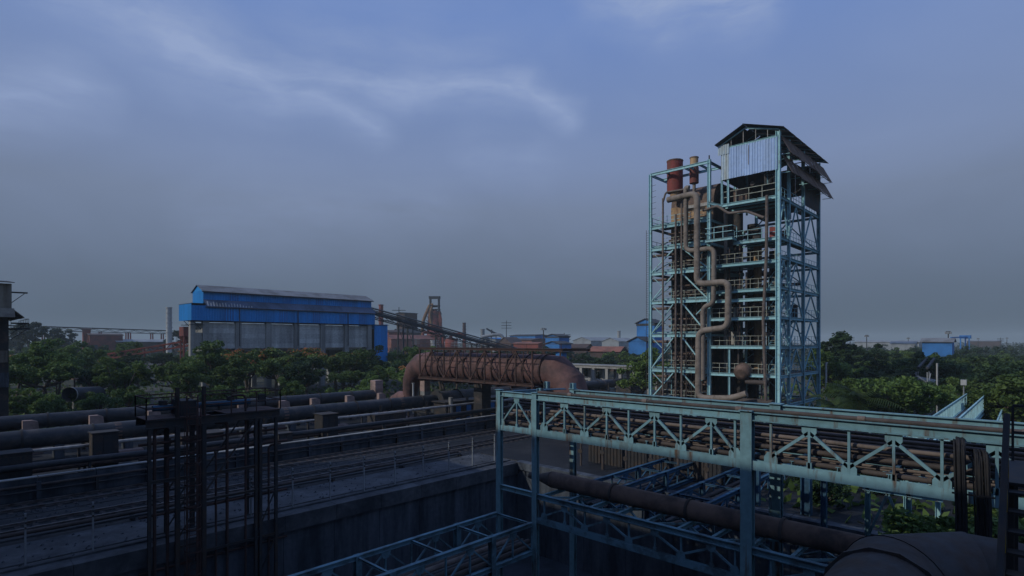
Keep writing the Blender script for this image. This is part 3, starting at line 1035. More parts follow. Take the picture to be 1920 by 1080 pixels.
# ------------------------------------------------------------------ rusty bend
RX, RZ, RR = 47.4, 6.78, 1.78
rb = thing('rusty_gas_main', 'huge rust red pipe making an arch with elbows down at both ends', 'pipe', (RX, 52, 0))
ya = 60.75
k = 0
while ya > 40.4:
    yb = max(40.25, ya - 2.56)
    obj('pipe_strake', MB().tube([(RX, ya, RZ), (RX, yb + .015, RZ)], RR - .006 * (k % 2), 40, caps=False).mesh('strake'), 'rust_main', rb)
    ya = yb
    k += 1
# mitred elbow at the right: three flat cut gores
el_pts = [Vector(q) for q in ((RX, 40.25, RZ), (RX, 38.3, RZ - .12), (RX, 36.75, RZ - 1.35), (RX, 36.0, RZ - 3.3), (RX, 35.9, -.1))]
for k, (p, q) in enumerate(zip(el_pts[:-1], el_pts[1:])):
    def cut(i):
        if i == 0 or i == len(el_pts) - 1:
            return (el_pts[1] - el_pts[0]).normalized() if i == 0 else (el_pts[-1] - el_pts[-2]).normalized()
        return ((el_pts[i] - el_pts[i - 1]).normalized() + (el_pts[i + 1] - el_pts[i]).normalized()).normalized()
    d_ = (q - p).normalized()
    u_ = Vector((1, 0, 0))
    w_ = d_.cross(u_)
    n = 40
    vs = []
    for c_, nn in ((p, cut(k)), (q, cut(k + 1))):
        for j in range(n):
            o_ = (u_ * math.cos(2 * math.pi * j / n) + w_ * math.sin(2 * math.pi * j / n)) * (RR - .004 * k)
            t_ = -nn.dot(o_) / nn.dot(d_)
            vs.append(c_ + o_ + d_ * t_)
    obj('elbow_gore', MB().add(vs, [(j, (j + 1) % n, n + (j + 1) % n, n + j) for j in range(n)], True).mesh('gore'), 'rust_main', rb)
lel = [(RX, 60.75, RZ), (RX, 62.2, RZ - .15), (RX, 63.7, RZ - 1.0), (RX, 64.65, RZ - 2.4), (RX, 65.0, RZ - 4.0), (RX, 65.05, RZ - 5.2), (RX, 65.05, .3)]
obj('left_elbow', MB().tube(lel, [RR, 1.73, 1.5, 1.25, 1.03, .98, .98], 36).mesh('elbow'), 'rust_main', rb)
obj('branch_stub', MB().tube([(RX - .2, 65.0, 1.9), (RX - .2, 67.0, 1.9), (RX - .2, 68.1, 1.4), (RX - .2, 68.4, .3)], .98, 28).mesh('stub'), 'rust_main', rb)
cg = thing('cage_truss', 'dark steel truss cage with posts and diagonals around the rusty pipe', 'truss', (RX, 50, 5))
PIT = 2.47
for i in range(9):
    y = 59.6 - i * PIT
    mb = MB()
    rr = RR + .07
    n = 28
    ring = [(RX + rr * math.cos(2 * math.pi * j / n), y - .45, RZ + rr * math.sin(2 * math.pi * j / n)) for j in range(n + 1)]
    for p, q in zip(ring[:-1], ring[1:]):
        mb.bar(p, q, .12, .10, up=(0, 1, 0))
    obj('hoop', mb.mesh('hoop'), 'rust_cage', rb)
for x in (45.0, 49.8):
    beam('top_chord', (x, 59.9, 9.06), (x, 35.7, 9.06), .2, .24, 'rust_cage', cg)
    beam('bottom_chord', (x, 59.9, 5.27), (x, 39.6, 5.27), .24, .36, 'rust_cage', cg)
    for i in range(9):
        y = 59.6 - i * PIT
        bbar('post', (x, y, 5.2 if i < 8 else 2.8), (x, y, 9.0), .15, 'rust_cage', cg)
        if i < 8:
            yn = y - PIT
            if i % 2 == 0:
                bbar('diagonal', (x, y, 5.4), (x, yn, 8.9), .13, 'rust_cage', cg)
            else:
                bbar('diagonal', (x, y, 8.9), (x, yn, 5.4), .13, 'rust_cage', cg)
            bbar('strut', (x, y, 7.2), (x, y - 1.0, 7.2), .07, 'rust_cage', cg)
            bbar('hanger', (x, y - 1.0, 5.35), (x, y - 1.2, 8.9), .07, 'rust_cage', cg)
    obj('mid_rail', MB().bar((x, 59.6, 8.1), (x, 39.9, 8.1), .08).mesh('rail'), 'rust_cage', cg)
for i in range(11):
    y = 59.6 - i * 2.37
    beam('cross_beam', (45.0, y, 9.06), (49.8, y, 9.06), .12, .15, 'rust_cage', cg)
    if y > 39.8:
        beam('cross_beam', (45.0, y, 4.9), (49.8, y, 4.9), .18, .22, 'rust_cage', cg)
for i in range(10):
    y = 59.6 - i * 2.37
    boxo('walk_plate', 45.05, 45.95, y - 2.35, y, 9.2, 9.23, 'rust_cage', cg)
railing('railing', [(45.0, 59.6, 9.22), (45.0, 35.9, 9.22)], 'rust_cage', cg, h=.5, step=2.37, r=.022, mid=False)
for k, (x, y, wd, lab) in enumerate(((47.4, 61.6, 1.0, 'banded concrete pillar under the left end of the rusty arch'), (47.4, 50.2, 1.5, 'dark block pillar under the middle of the rusty arch'), (47.4, 41.2, 1.2, 'steel framed pillar under the right end of the rusty arch'))):
    o = thing('arch_pillar', lab, 'pillar', (x, y, 0))
    for j in range(6):
        boxo('course', x - wd / 2, x + wd / 2, y - wd / 2, y + wd / 2 - .03 * (j % 2), -.1 + j * .82, .7 + j * .82, ('saddle_pink' if j > 3 else 'concrete') if k == 0 else 'dark_machine', o)
o = thing('white_post', 'slim white post beside the left leg of the rusty arch', 'post', (45.3, 61.2, 0))
cyl('shaft', (44.9, 60.9, -.1), (44.9, 60.9, 4.4), .13, 'white_far', o)
boxo('cap', 44.74, 45.06, 60.74, 61.06, 4.4, 4.46, 'white_far', o)
# dark clad pump house and standing pipes behind the bridge
o = thing('pump_house', 'dark ribbed pump house behind the left bay of the bridge', 'building', (42, 22, 0))
boxo('core', 38.2, 45, 16.2, 27.5, -.1, 2.9, 'dark_machine', o)
for k in range(12):
    obj('wall_sheet', corrugated((38.1, 27.5 - k * .94, 0), (0, -1, 0), (0, 0, 1), .93, 2.9, .3, .06), 'dark_steel', o)
for k in range(7):
    obj('roof_sheet', MB().plate([(37.8 + k * 1.04, 15.9, 2.95), (38.82 + k * 1.04, 15.9, 2.95), (38.82 + k * 1.04, 27.8, 3.1), (37.8 + k * 1.04, 27.8, 3.1)], .05).mesh('roof'), 'roof_dark', o)
for k in range(6):
    y = 27 - k * 2.1
    o = thing('standing_pipe', ['first', 'second', 'third', 'fourth', 'fifth', 'last'][k] + ' rusty standing pipe from the left in front of the dark pump house', 'pipe', (36.4, y, 0), 'standing pipes by the pump house')
    obj('tube', MB().tube(fillet([(36.4, y, -.1), (36.4, y, 3.0 + .35 * (k % 3)), (37.6, y, 3.0 + .35 * (k % 3))], .3, 4), .09 + .03 * (k % 2), 8).mesh('pipe'), 'brown_pipe', o)
    cyl('valve_wheel', (36.25, y, 1.2 + .2 * (k % 2)), (36.31, y, 1.2 + .2 * (k % 2)), .2, 'dark_steel', o)

# concrete trestle behind, left of the tower
t = thing('concrete_trestle', 'pale concrete trestle with square columns left of the tower', 'trestle', (93.3, 62, 0))
for y in (72.2, 69.1, 66, 62.8, 59.7, 56.6, 53.5, 50.4, 47.3):
    for x in (93.3, 96.3):
        boxo('column', x - .3, x + .3, y - .3, y + .3, -.1, 4.6, 'concrete_pale', t)
for x in (93.3, 96.3):
    boxo('cap_beam', x - .35, x + .35, 46.5, 74, 4.6, 5.05, 'concrete_pale', t)
for i in range(9):
    boxo('deck_slab', 92.8, 96.8, 46.6 + i * 3.05, 49.6 + i * 3.05, 5.06, 5.25, 'concrete', t)
boxo('mid_beam', 93.05, 93.5, 46.5, 74, 2.2, 2.5, 'concrete', t)
o = thing('dark_tank', 'row of dark plant boxes on the ground below the concrete trestle', 'plant boxes', (85, 52, 0))
for k, (x, y, a, b, c) in enumerate(((84, 60, 3, 2, 2.6), (86, 53, 4, 3, 2.2), (88, 47, 3, 2, 3.0), (84, 43, 2, 3, 2.0))):
    boxo('box', x, x + a, y, y + b, -.1, c, 'dark_machine', o)

# ------------------------------------------------------------------ the tower
TX0, TX1, TY0, TYM, TY1 = 65.2, 80.4, 21.4, 29.3, 37.2
tw = thing('process_tower', 'tall open teal steel process tower with pipes, platforms and a shed on top', 'tower', (72, 29, 0))
PXS = [TX0, 68.7, 74.0, TX1]
RTOP = 32.6
# posts
for (x, y, top, wd) in ((TX0, TY0, 33.3, .46), (TX0, TYM, 31.9, .36), (TX0, TY1, 31.7, .34),
                        (68.7, TY0, 33.2, .30), (74.0, TY0, 33.2, .34), (TX1, TY0, 33.2, .38),
                        (TX1, TYM, 32.0, .34), (TX1, TY1, 31.7, .34), (73, TY1, 31.7, .3), (73, TYM, 31.7, .3), (TX0 + .1, 26.9, 9.3, .22)):
    beam('post', (x, y, -.1), (x, y, top), wd, wd, 'teal' if y != TY0 or x == TX0 else 'teal_shaded', tw, up=(0, 1, 0))
for (y, z) in ((27.75, 26.0), (27.0, 26.0)):
    beam('post', (TX0, y, z), (TX0, y, 29.6), .2, .2, 'teal', tw, up=(0, 1, 0))
LEFT = [2.5, 6.3, 10.75, 15.0, 18.7, 21.85, 24.65]
RIGHT = [2.6, 6.1, 9.32, 12.62, 14.75, 15.85, 18.95, 21.45, 26.05]
SIDE = [2.6, 6.0, 9.3, 12.65, 16.0, 19.45, 21.55, 26.1]
for z in LEFT:
    beam('floor_beam', (TX0, TY1, z), (TX0, TYM, z), .24, .42, 'teal', tw)
    beam('floor_beam', (TX0 + .3, TY1, z + .4), (TX0 + .3, TYM, z + .4), .12, .14, 'teal', tw)
    beam('floor_beam', (TX1, TY1, z), (TX1, TYM, z), .2, .32, 'teal_shaded', tw)
    beam('floor_beam', (TX0, TY1, z), (TX1, TY1, z), .2, .32, 'teal_shaded', tw)
    beam('floor_beam', (TX0, TYM, z), (73, TYM, z), .18, .28, 'teal_shaded', tw)
    for k in range(3):
        boxo('floor_plate', TX0 + .45 + k * 1.0, TX0 + 1.43 + k * 1.0, TYM + .3, TY1 - .2, z + .22, z + .25, 'dark_steel', tw)
for z in RIGHT:
    y1 = 27.75 if z > 26 else (26.4 if z > 21 else TYM)
    beam('floor_beam', (TX0, TY0, z), (TX0, y1, z), .22, .36, 'teal' if z not in (15.85, 18.95) else 'teal_rusty', tw)
    if z not in (14.75,):
        for k in range(4):
            boxo('floor_plate', TX0 + .3 + k * 1.4, TX0 + 1.68 + k * 1.4, TY0 + .3, y1 - .1, z + .185, z + .215, 'dark_steel', tw)
        for k in range(3):
            beam('joist', (TX0 + 1 + k * 1.8, TY0 + .2, z - .1), (TX0 + 1 + k * 1.8, y1, z - .1), .12, .18, 'teal', tw)
for z in SIDE:
    beam('side_beam', (TX0, TY0, z), (TX1, TY0, z), .22, .34, 'teal_shaded', tw)
    beam('side_beam', (TX1, TY0, z), (TX1, TYM, z), .2, .3, 'teal_shaded', tw)
    for k in range(2):
        boxo('floor_plate', 71.0 + k * 4.6, 75.4 + k * 4.6, TY0 + .3, TY0 + 1.5, z + .18, z + .21, 'dark_steel', tw)
# chevron braces, left bay
for z0, z1 in zip(LEFT[:5], LEFT[1:6]):
    bbar('brace', (TX0 - .02, TY1 - .2, z0 + .25), (TX0 - .02, 34.0, z1 - .3), .13, 'teal', tw)
    bbar('brace', (TX0 - .02, TYM + .25, z0 + .25), (TX0 - .02, 32.7, z1 - .3), .15, 'teal', tw)
    bbar('brace', (TX0 + .1, TYM + .2, z1 - .3), (TX0 + .1, 31.0, z1 - 1.7), .10, 'teal', tw)
    bbar('brace', (TX0 + .1, TY1 - .2, z1 - .3), (TX0 + .1, 35.6, z1 - 1.6), .09, 'teal', tw)
# side face braces (shaded face, in the darker teal copy), near and far sides
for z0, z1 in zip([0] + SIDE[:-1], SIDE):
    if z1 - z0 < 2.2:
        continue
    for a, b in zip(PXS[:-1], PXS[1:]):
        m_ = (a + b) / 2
        bbar('brace', (a + .2, TY0 + .03, z0 + .2), (m_, TY0 + .03, z1 - .2), .14, 'teal_shaded', tw)
        bbar('brace', (b - .2, TY0 + .03, z0 + .2), (m_, TY0 + .03, z1 - .2), .14, 'teal_shaded', tw)
    bbar('brace', (TX1, TY0 + .2, z0 + .2), (TX1, 25.3, z1 - .2), .13, 'teal_shaded', tw)
    bbar('brace', (TX1, TYM - .2, z0 + .2), (TX1, 25.3, z1 - .2), .13, 'teal_shaded', tw)
    bbar('brace', (73, TYM - .2, z0 + .2), (73, 25.3, z1 - .2), .12, 'teal_shaded', tw)
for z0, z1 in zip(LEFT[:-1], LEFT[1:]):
    bbar('brace', (TX0 + .3, TY1, z0 + .2), (72.8, TY1, z1 - .2), .12, 'teal_shaded', tw)
    bbar('brace', (73.2, TY1, z1 - .2), (TX1 - .2, TY1, z0 + .2), .12, 'teal_shaded', tw)
# stair flights behind the shaded face
for i, (z0, z1) in enumerate(((6.0, 9.3), (9.3, 12.65), (12.65, 16.0), (16.0, 19.45))):
    xa, xb = (67.2, 73.6)
    mb = MB()
    for y in (22.2, 23.1):
        mb.bar((xa, y, z0 + .2), (xb, y, z1 + .2), .06, .25)
        mb.bar((xa, y, z0 + 1.2), (xb, y, z1 + 1.2), .04)
        for k in range(7):
            t_ = k / 6
            mb.bar((xa + (xb - xa) * t_, y, z0 + .2 + (z1 - z0) * t_), (xa + (xb - xa) * t_, y, z0 + 1.2 + (z1 - z0) * t_), .04)
    for k in range(14):
        t_ = (k + .5) / 14
        mb.box(xa + (xb - xa) * t_ - .14, xa + (xb - xa) * t_ + .14, 22.2, 23.1, z0 + .2 + (z1 - z0) * t_, z0 + .24 + (z1 - z0) * t_)
    obj('stair_flight', mb.mesh('stair'), 'teal_shaded', tw)
# top frame of the left bay
beam('top_beam', (TX0, TY1, 31.62), (TX0, TYM, 31.62), .24, .36, 'teal', tw)
beam('top_beam', (TX0 + 3.2, TY1, 31.62), (TX0 + 3.2, TYM, 31.62), .2, .3, 'teal', tw)
for y in (TY1, TYM):
    beam('top_beam', (TX0, y, 31.6), (70.5, y, 31.6), .2, .3, 'teal_shaded', tw)
for y in (35.05, 32.45, 31.85, 30.55):
    beam('top_beam', (TX0, y, 31.56), (TX0 + 3.2, y, 31.56), .18, .24, 'teal_shaded', tw)
bbar('spike', (TX0, TYM, 31.9), (TX0, TYM, 32.4), .12, 'dark_steel', tw)
# railings
for z in LEFT[:-1]:
    railing('railing', [(TX0 + .15, TYM + .4, z + .22), (TX0 + .15, 35.5, z + .22)], 'rail_yellow', tw, h=1.1, step=1.35, r=.026)
railing('railing', [(TX0 + .15, TYM + .4, 24.87), (TX0 + .15, TY1 - .2, 24.87), (70, TY1 - .2, 24.87)], 'teal', tw, h=1.1, step=1.1, r=.024)
railing('railing', [(TX0 + .15, TY1 - .15, 21.9), (69, TY1 - .15, 21.9)], 'dark_steel', tw, h=1.1, step=1.1, r=.024)
for z in (6.1, 9.32, 12.62, 15.85, 18.95):
    railing('railing', [(TX0 + .15, TY0 + .4, z + .2), (TX0 + .15, TYM - .3, z + .2)], 'rail_yellow', tw, h=1.1, step=.95, r=.024)
    railing('railing', [(TX0 + .6, TY0 + .15, z + .2), (TX1 - .3, TY0 + .15, z + .2)], 'teal_shaded', tw, h=1.1, step=1.1, r=.022)
    railing('railing', [(TX0 + 5.6, TY0 + .4, z + .2), (TX0 + 5.6, TYM - .3, z + .2)], 'dark_steel', tw, h=1.1, step=1.0, r=.022)
railing('railing', [(TX0 + .12, TY0 + .3, 21.65), (TX0 + .12, 26.3, 21.65)], 'teal', tw, h=1.15, step=1.6, r=.03)
railing('railing', [(TX0 + .5, TY0 + .15, 21.7), (TX1 - .3, TY0 + .15, 21.7)], 'teal_shaded', tw, h=1.1, step=1.0, r=.022)
railing('railing', [(TX0 + .12, TY0 + .3, 26.25), (TX0 + .12, 27.6, 26.25)], 'rail_yellow', tw, h=1.4, step=1.55, r=.03)
railing('railing', [(TX0 + .5, TY0 + .15, 26.3), (TX1 - .3, TY0 + .15, 26.3)], 'teal_shaded', tw, h=1.1, step=1.0, r=.022)
# projecting balcony between the bays
bz = 21.85
beam('balcony_beam', (TX0 - 1.3, 29.2, bz), (TX0 - 1.3, 26.0, bz), .16, .3, 'teal', tw)
for y in (29.2, 26.0):
    beam('balcony_beam', (TX0 - 1.3, y, bz), (TX0, y, bz - .05), .16, .3, 'teal_shaded', tw)
boxo('balcony_deck', TX0 - 1.25, TX0, 26.05, 29.15, bz + .16, bz + .2, 'dark_steel', tw)
railing('railing', [(TX0, 29.2, bz + .2), (TX0 - 1.3, 29.2, bz + .2), (TX0 - 1.3, 26.0, bz + .2), (TX0, 26.0, bz + .2)], 'teal', tw, h=1.3, step=1.0, r=.032)
# sloped platform link under the upper shed
beam('platform_edge', (TX0 + .02, 27.8, 26.05), (TX0 - .5, TYM, 26.6), .2, .3, 'teal_shaded', tw)
# ladder with hoops up the left post
mb = MB()
for yy in (TY1 + .2, TY1 + .55):
    mb.bar((TX0 - .1, yy, .2), (TX0 - .1, yy, 24.5), .04)
for i in range(80):
    mb.bar((TX0 - .1, TY1 + .2, .4 + i * .3), (TX0 - .1, TY1 + .55, .4 + i * .3), .025)
obj('ladder', mb.mesh('ladder'), 'dark_steel', tw)
mb = MB()
for i in range(6):
    mb.bar((TX0, TY1 - .1, 26.4 + i * .75), (TX0 + .1, TY1 - .75, 26.4 + i * .75 + .1), .03)
obj('step_irons', mb.mesh('irons'), 'dark_steel', tw)

# boiler casing in the left bay: clad box with rounded shoulder
prof = [(67.6, 0), (67.6, 27.6)] + [(69.9 - 2.3 * math.cos(a), 27.6 + 2.5 * math.sin(a)) for a in [math.pi / 2 * k / 8 for k in range(1, 9)]] + [(76, 30.1), (76, 0)]


def extrude_xz(prof, y0, y1):
    n = len(prof)
    vs = [(x, y0, z) for x, z in prof] + [(x, y1, z) for x, z in prof]
    fs = [tuple(range(n)), tuple(range(n, 2 * n))[::-1]] + [(i, n + i, n + (i + 1) % n, (i + 1) % n) for i in range(n)]
    return MB().add(vs, fs)


cs = obj('boiler_casing', extrude_xz([(67.9, 0), (67.9, 27.0), (69, 29.2), (76, 29.8), (76, 0)], 29.9, 35.6).mesh('casing'), 'dark_machine', tw)
for k in range(6):
    ya = 29.85 + k * .96
    prof2 = [(67.75, 25.1), (67.75, 27.5)] + [(70.1 - 2.35 * math.cos(a), 27.5 + 2.6 * math.sin(a)) for a in [math.pi / 2 * q / 8 for q in range(1, 9)]] + [(76.2, 30.3), (76.2, 30.0), (70.1, 29.9), (67.9, 27.4), (67.9, 25.1)]
    obj('casing_sheet', extrude_xz(prof2, ya + .012, ya + .95).mesh('sheet'), 'vessel_brown', cs)
for k in range(12):
    ya = 29.95 + k * .47
    boxo('plank', 67.62, 67.72, ya + .012, ya + .455, 22.3, 27.45, 'ochre_rust', cs)
boxo('band', 67.5, 67.61, 29.9, 33.2, 27.0, 27.4, 'grey_lagging', cs)
for k in range(9):
    z0 = 2.6 + k * 2.1
    boxo('panel', 67.72, 67.88, 30.1, 32.5, z0, z0 + 1.6, 'vessel_brown' if k % 2 else 'dark_machine', cs)
    boxo('panel', 67.74, 67.88, 32.8, 35.3, z0 + .3, z0 + 1.9, 'dark_machine' if k % 2 else 'vessel_brown', cs)
# manifold clutter on every level: headers, valves, boxes
for z in LEFT[:6]:
    for k in range(7):
        y = 30.2 + k * .78 + random.uniform(-.1, .1)
        zz = z + .5 + random.uniform(0, 1.2)
        cyl('header', (66.7, y, zz), (67.7, y, zz), random.uniform(.09, .2), random.choice(('brown_pipe', 'vessel_brown', 'dark_machine')), tw)
    cyl('header', (67.0, 29.8, z + 1.2), (67.0, 35.5, z + 1.2), .17, 'brown_pipe', tw)
    cyl('header', (66.9, 29.8, z + 2.1), (66.9, 35.5, z + 2.1), .12, 'vessel_brown', tw)
# right bay: columns, vessels, boxes
for (x, y, r, z0, z1, m_) in ((69.6, 25.2, .46, 5.5, 22.5, 'ochre_rust'), (71.6, 24.0, .55, 2, 21, 'dark_machine'), (70.5, 27.9, .55, 2.6, 26, 'dark_machine'),
                             (73.5, 27.2, .7, 2.6, 25, 'dark_machine'), (67.6, 28.3, .22, 6, 25.9, 'tan_pipe'), (70.2, 23.0, .3, 9, 20, 'dark_machine'),
                             (76.5, 28.2, .6, 0, 24, 'dark_machine'), (72, 28.6, .5, 0, 27, 'vessel_brown'), (67.4, 26.3, .5, 2.8, 5.8, 'dark_machine')):
    c_ = cyl('process_vessel', (x, y, z0), (x, y, z1), r, m_, tw)
    for k in range(3):
        zz = z0 + (z1 - z0) * (k + .5) / 3
        cyl('vessel_ring', (x, y, zz - .07), (x, y, zz + .07), r + .07, m_, c_)
for (x, y, z0, hgt, wd, m_) in ((69, 27, 12.9, 1.2, 1.0, 'grey_lagging'), (69.3, 27.2, 16.2, 1.4, .9, 'grey_lagging'), (69.2, 27.1, 19.3, 1.2, .8, 'grey_lagging'),
                                (69, 27.3, 9.6, 1.6, .9, 'grey_lagging'), (68, 22.6, 21.7, 1.6, .7, 'red_stack'), (68, 24.4, 21.7, 1.8, .8, 'dark_machine'),
                                (67.3, 25.6, 26.3, 2.0, 1.6, 'vessel_brown'), (68.4, 23.0, 26.3, 2.2, 1.5, 'dark_machine'), (69.5, 27.0, 26.3, 2.6, 1.0, 'dark_machine'),
                                (72, 24, 26.3, 2.8, 3.0, 'dark_machine'), (76.5, 24.5, 26.3, 2.6, 3.2, 'dark_machine')):
    boxo('machine', x, x + wd, y, y + wd, z0, z0 + hgt, m_, tw)
for i in range(26):
    x = random.uniform(66, 77)
    y = random.uniform(22.2, 28.8)
    z = random.choice(RIGHT) + random.uniform(1.5, 2.6)
    if random.random() < .5:
        cyl('duct', (x, y, z), (x, y + random.uniform(1.5, 4), z), random.uniform(.12, .3), random.choice(('brown_pipe', 'dark_machine', 'vessel_brown', 'teal_rusty')), tw)
    else:
        cyl('duct', (x, y, z), (x + random.uniform(1.5, 4), y, z), random.uniform(.12, .3), random.choice(('brown_pipe', 'dark_machine')), tw)
for i in range(22):
    x = random.uniform(66.2, 78)
    y = random.uniform(22.0, 28.6)
    z = random.choice(RIGHT[1:]) + .22
    s_ = random.uniform(.4, .9)
    boxo('cabinet', x, x + s_, y, y + s_, z, z + random.uniform(.8, 1.7), random.choice(('dark_machine', 'dark_steel', 'vessel_brown', 'dark_machine')), tw)
for z in (3.0, 1.2):
    cyl('floor_pipe', (66.0, 21.9, z), (66.0, 28.8, z), .4, 'brown_pipe', tw)
c_ = obj('round_valve', MB().tube([(64.6, 25.35, 6.35), (64.75, 25.35, 6.4), (65.3, 25.3, 6.5), (65.9, 25.2, 6.5), (66.1, 25.2, 6.5)], [.45, .85, .98, .9, .4], 18).mesh('valve'), 'vessel_brown', tw)
cyl('valve_flange', (65.28, 25.3, 6.5), (65.4, 25.3, 6.5), 1.06, 'brown_pipe', c_)
cyl('valve_neck', (65.3, 25.0, 5.35), (65.3, 22.4, 5.3), .28, 'brown_pipe', tw)

for k in range(16):
    x, y = random.uniform(66.0, 72.0), random.uniform(22.4, 28.8)
    z0 = random.choice((2.8, 6.2, 9.5))
    cyl('standpipe', (x, y, z0), (x, y, z0 + random.uniform(5, 13)), random.uniform(.06, .14), random.choice(('thin_pipe', 'brown_pipe', 'teal_shaded', 'vessel_brown')), tw)
for k in range(8):
    x, y = 66.2 + .08 * k, 30.0 + k * .72
    cyl('standpipe', (x, y, 2.6), (x, y, random.uniform(12, 24)), random.uniform(.05, .1), random.choice(('thin_pipe', 'brown_pipe', 'teal_rusty')), tw)
for z0, z1 in zip(RIGHT[:4] + [15.85], RIGHT[1:4] + [14.75, 18.95]):
    if z1 - z0 > 2:
        bbar('brace', (TX0 + 5.7, TY0 + .3, z0 + .3), (TX0 + 5.7, 25.3, z1 - .2), .1, 'teal_shaded', tw)
        bbar('brace', (TX0 + 5.7, TYM - .3, z0 + .3), (TX0 + 5.7, 25.3, z1 - .2), .1, 'teal_shaded', tw)
# stacks
rs = thing('red_stack', 'thick rusty red stack standing on the left bay of the tower', 'stack', (66.9, 33.7, 28.9))
pc = onx(1265.5, 299, 66.9)
cyl('shell', (66.9, pc.y, 29.2), (66.9, pc.y, 33.25), 1.0, 'red_stack', rs)
cyl('rim', (66.9, pc.y, 33.18), (66.9, pc.y, 33.32), 1.05, 'rust_sheet', rs)
cyl('neck', (66.9, pc.y, 28.2), (66.9, pc.y, 29.2), .62, 'ochre_rust', rs)
rs = thing('small_stack', 'short thin rusty stack beside the thick red one', 'stack', (66.9, 31.3, 29))
pc2 = onx(1301.5, 299, 66.9)
cyl('shell', (66.9, pc2.y, 29.9), (66.9, pc2.y, 31.9), .56, 'red_stack', rs)
cyl('upper_shell', (66.9, pc2.y, 31.9), (66.9, pc2.y, 33.1), .5, 'ochre_rust', rs)
cyl('rim', (66.9, pc2.y, 33.05), (66.9, pc2.y, 33.17), .56, 'rust_sheet', rs)
cyl('neck', (66.9, pc2.y, 28.6), (66.9, pc2.y, 29.9), .2, 'tan_pipe', rs)

# outside pipes on the sunlit face
PF = 64.45


def face_pipe(name, label, uv, r, m_, Rf, x=PF, bands=3.4):
    pts = [onx(u, v, x) for u, v in uv]
    t_ = thing(name, label, 'pipe', tuple(pts[-1]))
    fl = fillet(pts, Rf, 6)
    tb_ = obj('tube', MB().tube(fl, r, 16).mesh('pipe'), m_, t_)
    for a, b in zip(pts[:-1], pts[1:]):
        d_ = b - a
        if d_.length > 3:
            n_ = max(1, int(d_.length / bands))
            for q in range(n_):
                c0 = a.lerp(b, (q + .5) / n_)
                dn = d_.normalized() * .06
                cyl('weld_band', c0 - dn, c0 + dn, r + .025, m_, tb_)
    return t_


face_pipe('riser_pipe', 'tan pipe zigzagging down the tower front, the left one of the pair', [(1292, 352), (1286, 352), (1286, 471), (1339, 465), (1338, 570), (1318, 575), (1318, 712)], .29, 'tan_pipe', .75)
face_pipe('riser_pipe', 'thicker tan pipe zigzagging down the tower front, the right one of the pair', [(1252, 375), (1307, 362), (1307, 533), (1366, 528), (1365, 614), (1310, 621), (1309, 746), (1372, 747), (1400, 738)], .37, 'tan_pipe', .85, x=PF + .62 - .8)
for k, (u, v0, v1, lab) in enumerate(((1243, 372, 752, 'thin brown vertical pipe nearest the left edge of the tower'), (1267, 402, 752, 'thin brown vertical pipe second from the tower left edge'), (1278, 380, 752, 'thin brown vertical pipe third from the tower left edge'))):
    face_pipe('thin_riser', lab, [(u, v0), (u, v1)], .125, 'thin_pipe', .2, x=TX0 - .45)
face_pipe('thin_riser', 'brown pipe bent over the top beside the red stack', [(1243, 380), (1248, 361), (1283, 355)], .12, 'thin_pipe', .3, x=TX0 - .4)
face_pipe('leaning_pipe', 'slightly leaning brown pipe up the right half of the tower front', [(1438, 366), (1437, 480), (1431, 600), (1436, 752)], .17, 'thin_pipe', .5, x=TX0 - .5)
face_pipe('cross_pipe', 'brown pipe stepping across the tower below the upper platform', [(1318, 395), (1345, 386), (1366, 400), (1400, 396), (1432, 408)], .15, 'thin_pipe', .25, x=TX0 - .3)
for k, (z, nm) in enumerate(zip(LEFT[1:6], ('lowest', 'second lowest', 'middle', 'second highest', 'highest'))):
    o = thing('header_pipe', f'brown horizontal pipe under a left floor of the tower, {nm} of the five', 'pipe', (TX0 + .3, 35, z - .75), 'horizontal pipes under the left floors')
    cyl('tube', (TX0 + .3, TY1 - .1, z - .8), (TX0 + .3, 34.0, z - .8), .18, 'vessel_brown', o)
    cyl('collar', (TX0 + .3, 34.9, z - .8), (TX0 + .3, 35.02, z - .8), .22, 'brown_pipe', o)

# shed on top: ridge along x, gable facing the viewer
sh = thing('tower_shed', 'corrugated shed with dark gable roof and flapping side sheets on top of the tower', 'shed', (72, 24.6, 29))
# front wall sheets
yw = 27.75
k = 0
while yw > TY0 + .1:
    wd = min(.9, yw - TY0)
    ptop = 32.62 if yw < 26.9 else 32.0
    me = corrugated((TX0 - .14 - .012 * (k % 2), yw, 29.03 + .02 * (k % 3)), (0, -1, 0), (0, 0, 1), wd + .02, ptop - 29.03, .3, .055)
    obj('wall_sheet', me, 'corrugated' if k != 0 else 'corrugated_faded', sh)
    yw -= .9
    k += 1
obj('corner_sheet', corrugated((TX0 - .2, 28.15, 32.0), (0, -1, 0), (0, 0, 1), 1.35, 1.15, .3, .05), 'corrugated_faded', sh)
bbar('rust_streak_batten', (TX0 - .22, 24.55, 30.2), (TX0 - .22, 24.55, 32.4), .05, 'rust_sheet', sh)
beam('gable_beam', (TX0 - .1, 27.0, 32.74), (TX0 - .1, TY0, 32.74), .16, .22, 'teal', sh)
bbar('gable_rafter', (TX0 - .1, 28.0, 33.1), (TX0 - .1, 25.0, 34.5), .12, 'teal', sh)
bbar('gable_rafter', (TX0 - .1, 25.0, 34.5), (TX0 - .1, 21.3, 33.45), .14, 'teal', sh)
for y, z in ((26.6, 33.7), (25.2, 34.3), (23.8, 34.1), (22.5, 33.7)):
    bbar('gable_stud', (TX0 - .1, y, 32.85), (TX0 - .1, y, z), .06, 'grey_lagging', sh)
